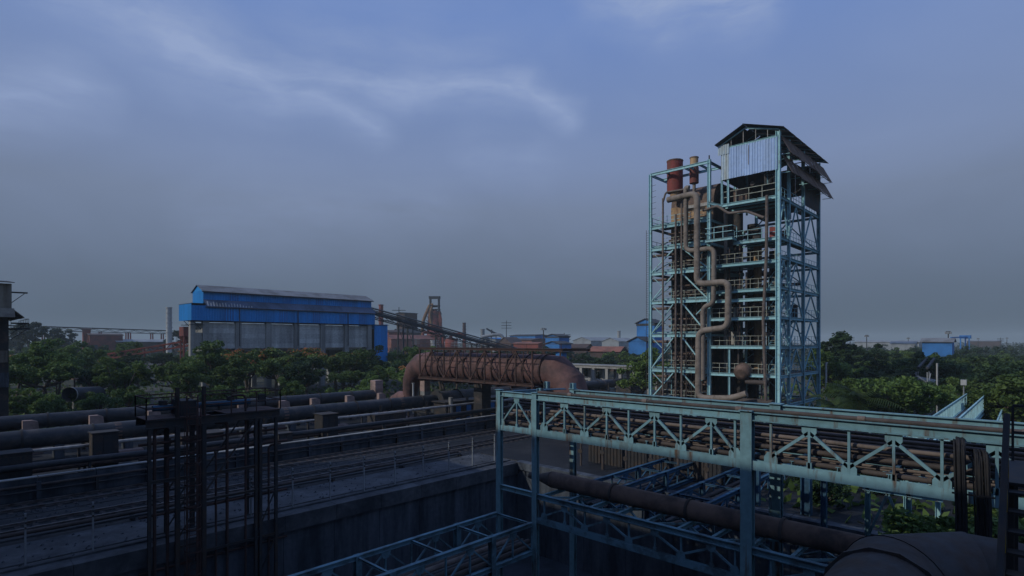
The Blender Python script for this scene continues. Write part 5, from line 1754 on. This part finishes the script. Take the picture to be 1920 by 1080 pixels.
far_shed('grey_hall', 'far grey hall with long pale roof left of the tower', 1118, 420, 36, 16, 10.5, 13.0, 'grey_far', 'grey_far', 'x', 5, cat='hall')
far_shed('grey_hall', 'second far grey hall nearer the tower', 1162, 400, 24, 14, 10.0, 12.4, 'grey_far', 'grey_far', 'x', 4, cat='hall')
far_shed('red_roof_shed', 'low shed with red roof among trees left of the tower', 1140, 190, 4, 12, 6.6, 8.2, 'brown_far', 'brick_red', 'y', 3)
far_shed('brown_roof_shed', 'low brown roofed shed behind the two tier blue house', 1085, 250, 5, 12, 7.2, 8.8, 'brown_far', 'brown_far', 'y', 3)
far_shed('blue_tall_house', 'tall blue clad house half hidden behind the tower left edge', 1219, 185, 6, 6.5, 16.0, 17.4, 'blue_far', 'steel_far', 'x', 0, cat='building', band=.9)
far_shed('blue_tall_annex', 'lower blue annex left of the tall blue house by the tower', 1203, 170, 5, 6, 10.0, 11.4, 'blue_far', 'steel_far', 'x', 2, cat='building')
stack('white cylinder tank on the far horizon left of the tower', 1160.5, 621, 450, 1.3, 'white_far', 1, 1.0, 'tank', 'white_tank')
stack('short pale chimney at the left of the pipe works on the horizon', 905, 617, 340, 1.2, 'grey_far', 3, 1.0)
mast('thin tall dark mast above the blue banded hall', 949.5, 601, 330, .35, 'none')
mast('floodlight mast between the two blue buildings at the horizon', 1019, 615, 250, .42, 'flood')
mast('antenna mast rising from the blue house at the horizon', 1058, 624, 230, .3, 'arms')
pw = thing('pipe_works', 'pale overhead pipe loop on posts at the centre horizon', 'pipework', tuple(ony_d(925, 640, 330))[:2] + (0,))
obj('loop', MB().tube(fillet([ony_d(903, 632, 330), ony_d(922, 628, 330), ony_d(943, 627, 330), ony_d(944, 655, 330)], 3, 5), 1.0, 14).mesh('loop'), 'grey_far', pw)
for u in (912, 921, 930):
    p = ony_d(u, 629, 331)
    bbar('post', (p.x, p.y, -.1), p, .4, 'grey_far', pw)
far_shed('pale_works', 'pale blue grey works under the pipe loop at the horizon', 926, 345, 10, 14, 11.5, 12.2, 'grey_far', 'blue_far', 'x', 3, cat='building')
sk = thing('skip_hoist', 'dark leaning skip hoist left of the thin mast', 'hoist', tuple(ony_d(922, 640, 350))[:2] + (0,))
for k in range(4):
    bbar('girder', ony_d(912 + k * 3, 616 + k * 2, 350), ony_d(930 + k, 626, 352), .9, 'steel_far', sk)
bbar('leg', ony_d(920, 650, 350), ony_d(922, 618, 350), .6, 'steel_far', sk)

# right: blue shed, trestle, masts
far_shed('blue_shed', 'blue shed with grey roof standing among the trees at right', 1759, 165, 5, 7.0, 9.9, 10.9, 'blue_far', 'roof_grey', 'y', 0, cat='shed')
tr = thing('blue_trestle', 'tall blue steel trestle house right of the blue shed', 'trestle', tuple(ony_d(1808, 640, 240))[:2] + (0,))
for du in (0, 9, 16):
    for df in (0, 4):
        p = ony_d(1801 + du, 629, 240 + df)
        bbar('post', (p.x, p.y, -.1), p, .45, 'blue_far', tr)
boxo('head', *sum(([c_ - 1.9, c_ + 1.9] for c_ in ony_d(1810, 640, 242).to_tuple()[:2]), []), 11.2, 12.6, 'blue_far', tr)
bbar('gangway', ony_d(1783, 633, 236), ony_d(1812, 632, 240), .6, 'blue_far', tr, .5)
for u, v, Y, hd, lab in ((1778, 621, 180, 'flood', 'floodlight mast beside the roof of the right blue shed'), (1625, 628, 260, 'flood', 'dark light mast above the trees right of the tower'),
                         (1594, 630, 330, 'arms', 'faint lattice mast on the horizon right of the tower'), (1703, 633, 350, 'flood', 'faint light mast on the horizon left of the blue shed'),
                         (1876, 633, 420, 'arms', 'faint lattice mast on the far right horizon'), (1888, 633, 430, 'flood', 'faint light mast on the far right horizon'),
                         (1834, 634, 400, 'flood', 'faint mast right of the blue trestle house')):
    mast(lab, u, v, Y, .3, hd)
far_shed('far_red_hall', 'long faint red walled hall on the far right horizon', 1845, 520, 10, 24, 10.2, 11.0, 'brown_far', 'grey_far', 'y', 0, cat='hall')
far_shed('far_grey_hall', 'faint grey hall on the horizon between tower and blue shed', 1665, 420, 16, 40, 9.6, 10.6, 'grey_far', 'grey_far', 'y', 0, cat='hall')
far_shed('pale_blue_shed', 'low pale blue roofed shed left of the right blue shed', 1695, 330, 8, 12, 8.8, 9.9, 'grey_far', 'lean_roof', 'y', 0)
# white pole and lattice carrier among the right trees
p = ony_d(1757, 681, 62)
t = thing('white_pole', 'tall white pole standing among the trees above the footbridge', 'pole', (p.x, p.y, 0))
cyl('shaft', (p.x, p.y, -.1), (p.x, p.y, p.z), .09, 'white_far', t)
cyl('collar', (p.x, p.y, 3.2), (p.x, p.y, 3.5), .19, 'white_far', t)
p = ony_d(1549, 680, 75)
t = thing('white_pole', 'thin white pole right beside the tower among palms', 'pole', (p.x, p.y, 0))
cyl('shaft', (p.x, p.y, -.1), (p.x, p.y, p.z), .11, 'white_far', t)
boxo('arm', p.x - .1, p.x + .7, p.y - .06, p.y + .06, p.z - .1, p.z + .02, 'white_far', t)
p = ony_d(1730, 690, 70)
t = thing('lattice_carrier', 'grey lattice pipe carrier with pale frame among the right trees', 'lattice tower', (p.x, p.y, 0))
for a in (-1, 1):
    for b in (-.7, .7):
        bbar('leg', (p.x + a, p.y + b, -.1), (p.x + a * .8, p.y + b * .8, 6.2), .12, 'grey_far', t)
for k in range(5):
    bbar('brace', (p.x - 1, p.y - .7, k * 1.2), (p.x + 1, p.y - .7, k * 1.2 + 1.2), .08, 'grey_far', t)
    bbar('brace', (p.x - 1, p.y + .7, k * 1.2 + 1.2), (p.x - 1, p.y - .7, k * 1.2), .08, 'grey_far', t)
q = ony_d(1745, 672, 82)
for s_ in (-.5, .5):
    obj('chute', MB().bar(p + Vector((s_, s_, 0)), q + Vector((s_, s_, 0)), .25).mesh('chute'), 'steel_far', t)
p = ony_d(1711, 700, 78)
far_shed('white_hut', 'small pale walled hut among the right trees', 1712, 78, 3.5, 4.5, 4.6, 5.0, 'concrete_pale', 'concrete', 'x', 2, cat='hut')
p = ony_d(1807, 722, 53)
t = thing('signal_lamp', 'small white lamp on a post at the far end of the footbridge', 'lamp', (p.x, p.y, 0))
cyl('post', (p.x, p.y, -.1), (p.x, p.y, p.z), .06, 'grey_far', t)
boxo('lamp_box', p.x - .22, p.x + .22, p.y - .22, p.y + .22, p.z, p.z + .5, 'white_far', t)

# clearing with a pale road and old pipes, far left
struct('yard_road', MB().plate([(12, 70, .02), (40, 70, .02), (46, 78, .02), (30, 84, .02), (14, 92, .02), (8, 86, .02)], .02), 'road')
o = thing('spare_pipe', 'large dark open pipe lying on the clearing behind the pipe lines', 'pipe', (20, 90, 0))
A, B = ony_d(130, 740, 78), ony_d(185, 737, 84)
obj('tube', MB().tube([A, B], 1.0, 22, caps=False).mesh('pipe'), 'black_pipe', o)
obj('rim', MB().tube([A, A + (B - A).normalized() * .18], 1.07, 22, caps=False).mesh('rim'), 'concrete', o)
for f_ in (.25, .75):
    p = A.lerp(B, f_)
    boxo('block', p.x - .5, p.x + .5, p.y - .5, p.y + .5, -.1, p.z - .7, 'concrete', o)
o = thing('fallen_beam', 'long pale beam lying across the trees left of the clearing', 'beam', (15, 100, 3))
A, B = ony_d(98, 704, 100), ony_d(185, 718, 92)
beam('girder', A, B, .3, .35, 'saddle_pink', o)
for f_ in (.1, .5, .9):
    p = A.lerp(B, f_)
    bbar('prop', (p.x, p.y, -.1), p, .2, 'brown_far', o)

# ------------------------------------------------------------------ vegetation


def leaf_mesh(cent, size, up=.45, stretch=1.5):
    """one rhomb per centre, turned at random with an upward bias"""
    n = len(cent)
    nr = rng.normal(size=(n, 3))
    nr[:, 2] = np.abs(nr[:, 2]) + up
    nr /= np.linalg.norm(nr, axis=1)[:, None]
    t = rng.normal(size=(n, 3))
    t -= nr * (t * nr).sum(1)[:, None]
    t /= np.linalg.norm(t, axis=1)[:, None] + 1e-9
    b = np.cross(nr, t)
    s = (size * rng.uniform(.6, 1.25, n))[:, None]
    v = np.stack([cent - t * s * stretch * .5, cent + b * s * .42 - nr * s * .1, cent + t * s * stretch * .5, cent - b * s * .42 - nr * s * .1], 1).reshape(-1, 3)
    me = bpy.data.meshes.new("foliage")
    me.vertices.add(n * 4)
    me.vertices.foreach_set('co', v.astype(np.float32).ravel())
    me.loops.add(n * 4)
    me.loops.foreach_set('vertex_index', np.arange(n * 4, dtype=np.int32))
    me.polygons.add(n)
    me.polygons.foreach_set('loop_start', np.arange(0, n * 4, 4, dtype=np.int32))
    me.polygons.foreach_set('loop_total', np.full(n, 4, dtype=np.int32))
    me.update(calc_edges=True)
    me.validate()
    return shade(me)


def crown_shape(kind):
    """blob centres (n,3) and radii for a tree of unit scale (metres)"""
    if kind == 'spread':
        n, rx, z0, hz = 46, 4.2, 4.6, 1.5
    elif kind == 'round':
        n, rx, z0, hz = 42, 3.0, 4.6, 2.4
    elif kind == 'tall':
        n, rx, z0, hz = 46, 2.6, 6.0, 3.8
    else:
        n, rx, z0, hz = 26, 1.9, 1.3, 1.2
    lobes = 1 if kind == 'bush' else int(rng.integers(3, 6))
    cs, rs_ = [], []
    for q in range(lobes):
        m = n // lobes
        an = 2 * np.pi * q / lobes + rng.uniform(-.5, .5)
        off = 0 if lobes == 1 else rx * rng.uniform(.35, .68)
        k = 1.0 if lobes == 1 else rng.uniform(.48, .70)
        dz = 0 if lobes == 1 else hz * rng.uniform(-.45, .5)
        th = rng.uniform(0, 2 * np.pi, m)
        rr = np.sqrt(rng.uniform(.02, 1, m))
        zz = rng.uniform(-1, 1, m)
        lim = np.sqrt(np.clip(1 - (np.abs(zz) ** 1.5) * .8, .05, 1))
        flat = .5 if kind == 'spread' else .72 if lobes > 1 else 1.0
        cs.append(np.stack([off * np.cos(an) + rx * k * rr * lim * np.cos(th), off * np.sin(an) + rx * k * rr * lim * np.sin(th), z0 + dz + hz * flat * zz], 1))
        rs_.append(rng.uniform(.38, .92, m) * (1.0 if kind != 'bush' else .7))
    c, r = np.concatenate(cs), np.concatenate(rs_)
    return c, r


def make_tree_kind(kind, per=85, size=.34, blossom=0.0):
    c, r = crown_shape(kind)
    pts = []
    for ci, ri in zip(c, r):
        d = rng.normal(size=(per, 3))
        d /= np.linalg.norm(d, axis=1)[:, None]
        q = ci + d * (ri * rng.uniform(.45, 1.0, per) ** .6)[:, None] * np.array([1.15, 1.15, .75])
        pts.append(q)
    pts = np.concatenate(pts)
    pts = pts[pts[:, 2] > .15]
    out = {'crown': leaf_mesh(pts, size)}
    if blossom:
        tops = np.argsort(-c[:, 2] + rng.uniform(-.6, .6, len(c)))[:max(2, int(len(c) * blossom))]
        bl = []
        for i in tops:
            d = rng.normal(size=(42, 3))
            d[:, 2] = np.abs(d[:, 2])
            d /= np.linalg.norm(d, axis=1)[:, None]
            bl.append(c[i] + d * r[i] * np.array([1.2, 1.2, .8]) * 1.05)
        out['blossom'] = leaf_mesh(np.concatenate(bl), .22, up=.8)
    mb = MB()
    zt = c[:, 2].min() + .6
    lean = rng.uniform(-.4, .4, 2)
    th = max(.5, zt * .55)
    top = Vector((lean[0], lean[1], th))
    R0 = .10 + .02 * c[:, 2].max()
    mb.tube([(0, 0, -.2), (lean[0] * .5, lean[1] * .4, th * .5), top], [R0 * 1.25, R0, R0 * .8], 8)
    for i in rng.choice(len(c), min(9, len(c)), replace=False):
        e = Vector(c[i])
        mid = top.lerp(e, .5) + Vector((0, 0, -.15 * (e - top).length))
        mb.tube([top, mid, e], [R0 * .6, R0 * .38, R0 * .12], 6, caps=False)
    out['trunk'] = shade(mb.mesh('trunk'))
    return out


KINDS = {'flame': [make_tree_kind('spread', 125, .25, .0) for _ in range(2)] + [make_tree_kind('spread', 125, .25, .30) for _ in range(3)],
         'spread': [make_tree_kind('spread', 135, .26) for _ in range(4)],
         'round': [make_tree_kind('round', 150, .26) for _ in range(5)],
         'tall': [make_tree_kind('tall', 85, .40) for _ in range(3)],
         'bush': [make_tree_kind('bush', 150, .17) for _ in range(4)]}


def plant(kind, x, y, s, leaf, label, group, name='broadleaf_tree', cat='tree', var=None, z=0.0):
    lib = KINDS[kind]
    k = var if var is not None else random.randrange(len(lib))
    t = thing(name, label, cat, (x, y, z), group)
    t.rotation_euler = (0, 0, random.uniform(0, 6.28))
    t.scale = (s * random.uniform(.9, 1.12), s * random.uniform(.9, 1.12), s * random.uniform(.88, 1.12))
    WM[t.name] = Matrix.Identity(4)
    for part, me in lib[k].items():
        o = bpy.data.objects.new(part, me)
        COL.objects.link(o)
        o.parent = t
        sl = o.material_slots[0]
        sl.link = 'OBJECT'
        sl.material = MATS[{'crown': leaf, 'trunk': 'bark', 'blossom': 'blossom'}[part]]
    return t


BLOCK = [(33, 81, 115, 129), (62, 84, 18, 40), (-60, 96, 36, 66.5), (-18, 9, 79, 100), (90, 99, 45, 76), (43, 52, 33, 70), (28, 69, 2.2, 6.3),
         (PX0, 36, PY0, 34), (80, 92, 40, 64), (-60, 60, -60, 36), (15, 34, 70, 90)]


def blocked(x, y, pad=1.5):
    return any(a - pad < x < b + pad and c - pad < y < d + pad for a, b, c, d in BLOCK)


def cam_uv(x, y):
    Y = x * CT + y * ST
    X = x * ST - y * CT
    return 960 + FPX * X / max(Y, .1), Y


placed = []


def scatter(n, urange, yrange, sep, fn, tries=30):
    k = 0
    for _ in range(n * tries):
        if k >= n:
            break
        u = random.uniform(*urange)
        Y = yrange[0] * (yrange[1] / yrange[0]) ** random.random()
        a, b = dirxy(u)
        x, y = a * Y, b * Y
        if blocked(x, y) or (1695 < u < 1785 and Y < 80):
            continue
        if any((x - p) ** 2 + (y - q) ** 2 < (sep * (.8 + .2 * r_)) ** 2 for p, q, r_ in placed):
            continue
        fn(x, y, u, Y)
        placed.append((x, y, 1))
        k += 1


MARKS = ((-200, 'by the beige building at the left edge'), (60, 'under the left part of the long conveyor'), (180, 'below the red plant building'), (300, 'near the banded chimney'),
         (372, 'before the left end of the blue building'), (470, 'before the left half of the blue building'), (560, 'before the middle of the blue building'), (640, 'before the right half of the blue building'),
         (712, 'between the blue building and the rusty arch'), (780, 'behind the left elbow of the rusty arch'), (860, 'behind the middle of the rusty arch'), (960, 'behind the right elbow of the rusty arch'),
         (1085, 'behind the concrete trestle'), (1160, 'just left of the tower'), (1400, 'just right of the tower'), (1600, 'right of the tower behind the palms'), (1670, 'left of the white pole'),
         (1740, 'below the right blue shed'), (1800, 'beyond the end of the footbridge'), (1860, 'at the right edge'), (1960, 'past the right edge'))


def place_words(u, Y):
    w_ = [t_ for m_, t_ in MARKS if u >= m_][-1]
    return ('front ' if Y < 85 else 'second row ' if Y < 110 else 'third row ' if Y < 150 else 'back row '), w_


def left_tree(x, y, u, Y):
    pw_ = place_words(u, Y)
    near = Y < 80
    s = random.uniform(.62, .82) if near else random.uniform(.82, 1.12)
    s *= random.choice((.85, 1.1, 1.15, 1.32))
    if 30 < x < 82 and 92 < y < 116:
        s = random.uniform(1.1, 1.42)
    q = random.random()
    if u > 340 and u < 780 and q < .5 or q < .25:
        v = random.choice((0, 1, 0, 2, 3, 4))
        bl = v >= 2
        plant('flame', x, y, s, 'leaf_mid' if random.random() < .6 else 'leaf_bright',
              pw_[0] + ('spreading tree dotted with orange blossom ' if bl else 'spreading feathery green tree ') + pw_[1],
              'blossoming trees of the left grove' if bl else 'plain spreading trees of the left grove', 'flame_tree' if bl else 'spreading_tree', var=v)
    else:
        kd = 'round' if q < .75 else 'spread'
        plant(kd, x, y, s * (.95 if kd == 'round' else .9), random.choice(('leaf_mid', 'leaf_mid', 'leaf_dark')),
              pw_[0] + ('dark rounded tree ' if kd == 'round' else 'dark flat topped tree ') + pw_[1],
              'dark trees of the left grove ' + kd, 'rounded_tree' if kd == 'round' else 'flat_topped_tree')


def right_tree(x, y, u, Y):
    pw_ = place_words(u, Y)
    s = random.uniform(.8, 1.15)
    q = random.random()
    kd = 'round' if q < .7 else 'spread'
    lf = random.choice(('leaf_dark', 'leaf_dark', 'leaf_mid', 'leaf_bright' if Y < 90 and random.random() < .5 else 'leaf_mid'))
    plant(kd, x, y, s, lf, pw_[0] + {'leaf_dark': 'dark ', 'leaf_mid': 'mid green ', 'leaf_bright': 'bright green '}[lf] + ('rounded' if kd == 'round' else 'flat topped') + ' tree ' + pw_[1],
          'right growth ' + lf[5:] + ' ' + kd, 'rounded_tree' if kd == 'round' else 'flat_topped_tree')


def mid_tree(x, y, u, Y):
    pw_ = place_words(u, Y)
    s = random.uniform(.85, 1.15)
    kd = random.choice(('round', 'spread'))
    plant(kd, x, y, s, random.choice(('leaf_dark', 'leaf_mid', 'leaf_dark')), pw_[0] + ('rounded' if kd == 'round' else 'flat topped') + ' green tree ' + pw_[1], 'trees behind the rusty arch')


def bushes(x, y, u, Y):
    plant('bush', x, y, random.uniform(.8, 1.4), random.choice(('leaf_bright', 'leaf_bright', 'leaf_mid')), 'low green bush just behind the dark pipes ' + place_words(u, Y)[1], 'bushes behind the pipes', 'green_bush', 'bush')


random.seed(5)
# single marked trees first
for (u, Y, kd, s, lf, lab) in ((1205, 90, 'round', 1.15, 'leaf_bright', 'bright green tree close against the left foot of the tower'),
                               (1872, 50, 'round', 1.0, 'leaf_bright', 'big bright green tree right of the footbridge'),
                               (1820, 62, 'round', .8, 'leaf_mid', 'tree just left of the big bright one by the footbridge'),
                               (400, 72, 'bush', 1.5, 'leaf_bright', 'bright bush above the gantry platform'),
                               (455, 74, 'bush', 1.5, 'leaf_bright', 'second bright bush above the gantry platform'),
                               (548, 80, 'round', .62, 'leaf_bright', 'small bright tree behind the dark pipes at centre left'),
                               (700, 86, 'round', .62, 'leaf_bright', 'small bright tree left of the rusty arch'),
                               (1558, 105, 'tall', 1.25, 'leaf_dark', 'tall dark tree just right of the tower'),
                               (1625, 120, 'round', 1.45, 'leaf_dark', 'large dark tree topping the horizon right of the tower'),
                               (1672, 60, 'round', .8, 'leaf_mid', 'mid green tree left of the white pole'),
                               (1765, 120, 'spread', 1.0, 'leaf_mid', 'flat green tree in front of the right blue shed')):
    a, b = dirxy(u)
    plant(kd, a * Y, b * Y, s, lf, lab, None, 'green_bush' if kd == 'bush' else 'broadleaf_tree', 'bush' if kd == 'bush' else 'tree')
    placed.append((a * Y, b * Y, 1))
for k, (u, v, lab) in enumerate(((55, 640, 'first'), (95, 640, 'second'), (120, 640, 'third'), (330, 640, 'fourth'), (30, 640, 'fifth'))):
    a, b = dirxy(u)
    Y = 230 + 12 * k
    plant('tall', a * Y, b * Y, 1.65, 'leaf_far', lab + ' of the tall faint dark trees under the long conveyor at left', 'tall trees under the left conveyor', 'tall_tree')
    placed.append((a * Y, b * Y, 1))
scatter(26, (-60, 760), (71, 80), 3.6, bushes)
scatter(105, (-120, 790), (80, 190), 5.2, left_tree)
scatter(50, (700, 1215), (100, 210), 5.5, mid_tree)
scatter(130, (1535, 2080), (48, 210), 4.6, right_tree)


def palm(x, y, h, label, L=3.6, n=15):
    t = thing('palm_tree', label, 'palm', (x, y, 0))
    pts = [(x, y, -.1), (x + .15, y + .1, h * .5), (x + .35, y + .15, h)]
    obj('trunk', MB().tube(pts, [.2, .15, .13], 9).mesh('trunk'), 'bark', t)
    top = Vector(pts[-1])
    for k in range(n):
        an = k * 2.4 + random.uniform(-.2, .2)
        el = math.radians(75 - 100 * k / n)
        mb = MB()
        pr = None
        for i in range(12):
            f_ = i / 11
            e = el - f_ * f_ * math.radians(75)
            p = top + Vector((math.cos(an) * math.cos(el - .5 * f_), math.sin(an) * math.cos(el - .5 * f_), math.sin(el) * 1.0)) * (L * f_) - Vector((0, 0, L * .55 * f_ * f_))
            if pr is not None:
                mb.bar(pr, p, .045)
                dv = (p - pr).normalized()
                sd_ = dv.cross(Vector((0, 0, 1))).normalized()
                ll = L * .30 * math.sin(math.pi * min(1, .15 + f_ * .85)) + .1
                for s_ in (-1, 1):
                    for q in (.25, .75):
                        b0 = pr.lerp(p, q)
                        tip = b0 + sd_ * s_ * ll + dv * ll * .5 - Vector((0, 0, ll * .45))
                        mb.add([b0 - dv * .07, b0 + dv * .07, tip], [(0, 1, 2)])
            pr = p
        obj('frond', mb.mesh('frond'), 'leaf_palm', t)
    return t


for (u, Y, h, lab, L) in ((1612, 50, 4.6, 'large palm in front of the right trees beside the tower', 4.2), (1575, 52, 3.2, 'lower palm with yellowing fronds by the tower foot', 3.6), (1655, 70, 5.0, 'slim palm behind the large one', 3.2)):
    a, b = dirxy(u)
    palm(a * Y, b * Y, h, lab, L)

for k, (x, y, s) in enumerate(((29.5, 3.6, 1.0), (31.5, 2.4, 1.2), (31, .4, 1.3))):
    plant('bush', x, y, s, 'leaf_mid', ['small bush low under the right bay of the bridge', 'wider bush under the right bay of the bridge', 'rightmost bush under the bridge behind the cables'][k], None, 'green_bush', 'bush', z=1.2 if False else -.2)
for k, (x, y, s_) in enumerate(((37.5, 9.5, .7), (40.5, 11.5, .6), (44, 8.2, .9), (38.5, 1.0, 1.0), (42.0, -1.0, 1.1), (47.5, 10.8, .8), (36.8, -3.5, 1.1))):
    plant('bush', x, y, s_, 'leaf_dark', 'scrubby bush on the yard behind the bridge, ' + ['nearest the big post', 'beside the blue rack', 'between rack and footbridge', 'right of the trestle frame', 'farther right of the trestle frame', 'farthest back', 'at the far right'][k], 'yard bushes', 'green_bush', 'bush')
scatter(24, (1560, 2000), (40, 60), 2.6, lambda x, y, u, Y: plant('bush', x, y, random.uniform(.8, 1.3), random.choice(('leaf_mid', 'leaf_bright', 'leaf_dark')), 'low bush at the front of the growth ' + place_words(u, Y)[1], 'bushes before the right growth', 'green_bush', 'bush'))

# plants that share a label are told apart by their order from left to right
same = {}
for o in COL.objects:
    if o.parent is None and o.get('category') in ('tree', 'bush'):
        same.setdefault(o['label'], []).append(o)
ORDER = {2: ('left', 'right'), 3: ('leftmost', 'middle', 'rightmost'), 4: ('leftmost', 'inner left', 'inner right', 'rightmost'), 5: ('leftmost', 'inner left', 'middle', 'inner right', 'rightmost')}
ORDER[6] = ('leftmost', 'second', 'third', 'fourth', 'fifth', 'rightmost')
ORDER[9] = ('leftmost', 'second', 'third', 'fourth', 'fifth', 'sixth', 'seventh', 'eighth', 'rightmost')
ORDER[7] = ORDER[9][:6] + ('rightmost',)
ORDER[8] = ORDER[9][:7] + ('rightmost',)
for lab, os_ in same.items():
    if len(os_) in ORDER:
        for o, w_ in zip(sorted(os_, key=lambda q: cam_uv(q.location.x, q.location.y)[0]), ORDER[len(os_)]):
            t_ = w_ + ' ' + lab.replace(' topped', '')
            for a_, b_ in ((' dotted with orange blossom', ' with orange blossom'), ('just behind the dark pipes', 'behind the pipes'), ('before the left half of', 'before'), ('before the left end of', 'left of'), (' at the left edge', ''), (' green', ''), ('the left part of the long', 'the long'), (' feathery', ''), ('row ', 'row '), ('before the right half of the', 'before the right'), ('before the middle of the', 'before the mid'), ('behind the middle of the rusty', 'behind the mid rusty'), (' dark', '')):
                if len(t_.split()) > 16:
                    t_ = t_.replace(a_, b_)
            o['label'] = t_

# far woodland, one mass
cen = []
for _ in range(1500):
    Y = 195 * (1500 / 195) ** random.random()
    u = random.uniform(-250, 2170)
    a, b = dirxy(u)
    x, y = a * Y, b * Y
    if blocked(x, y, 3):
        continue
    h = random.uniform(5.0, 8.6) + (1.2 if Y > 500 else 0)
    if 780 < u < 1200 or 150 < u < 330:
        h *= .82
    m_ = 46
    d = rng.normal(size=(m_, 3))
    d /= np.linalg.norm(d, axis=1)[:, None]
    cen.append(np.array([x, y, h * .55]) + d * np.array([4.5, 4.5, h * .45]) * rng.uniform(.6, 1, m_)[:, None])
cen = np.concatenate(cen)
fw = obj('distant_woodland', leaf_mesh(cen, 1.35, up=.3, stretch=1.3), 'leaf_far')
tag(fw, 'far dark belt of woodland along the whole horizon', None, kind='stuff')
# rough grass and weeds on open ground
gp = []
for _ in range(16000):
    Y = 40 * (130 / 40) ** random.random()
    u = random.uniform(-150, 2100)
    a, b = dirxy(u)
    x, y = a * Y, b * Y
    if (-60 < x < 96 and 34 < y < 66) or (15 < x < 45 and 68 < y < 92) or (PX0 - 1 < x < PX1 + 1 and y < PY1 + 5) or blocked(x, y, 0):
        continue
    gp.append((x, y, random.uniform(.05, .5)))
for _ in range(900):
    gp.append((random.uniform(35, 63), random.uniform(-7, 13.5), random.uniform(.03, .35)))
tag(obj('rough_grass', leaf_mesh(np.array(gp), .55, up=.0, stretch=1.6), 'leaf_mid'), 'rough grass and weeds on the open ground', None, kind='stuff')

# ------------------------------------------------------------------ the air
hz = MB().box(-3400, 3400, -3400, 3400, -8.5, 44).mesh('haze')
hm = bpy.data.materials.new('haze')
hm.use_nodes = True
N, L = hm.node_tree.nodes, hm.node_tree.links
N.remove(N['Principled BSDF'])
pv = N.new('ShaderNodeVolumePrincipled')
pv.inputs['Color'].default_value = (.74, .85, .86, 1)
pv.inputs['Density'].default_value = HAZE_DENSITY
pv.inputs['Anisotropy'].default_value = 0.0
L.new(pv.outputs[0], N['Material Output'].inputs['Volume'])
MATS['haze'] = hm
tag(obj('haze', hz, 'haze'), 'thin blue grey haze filling the air', None, kind='stuff')
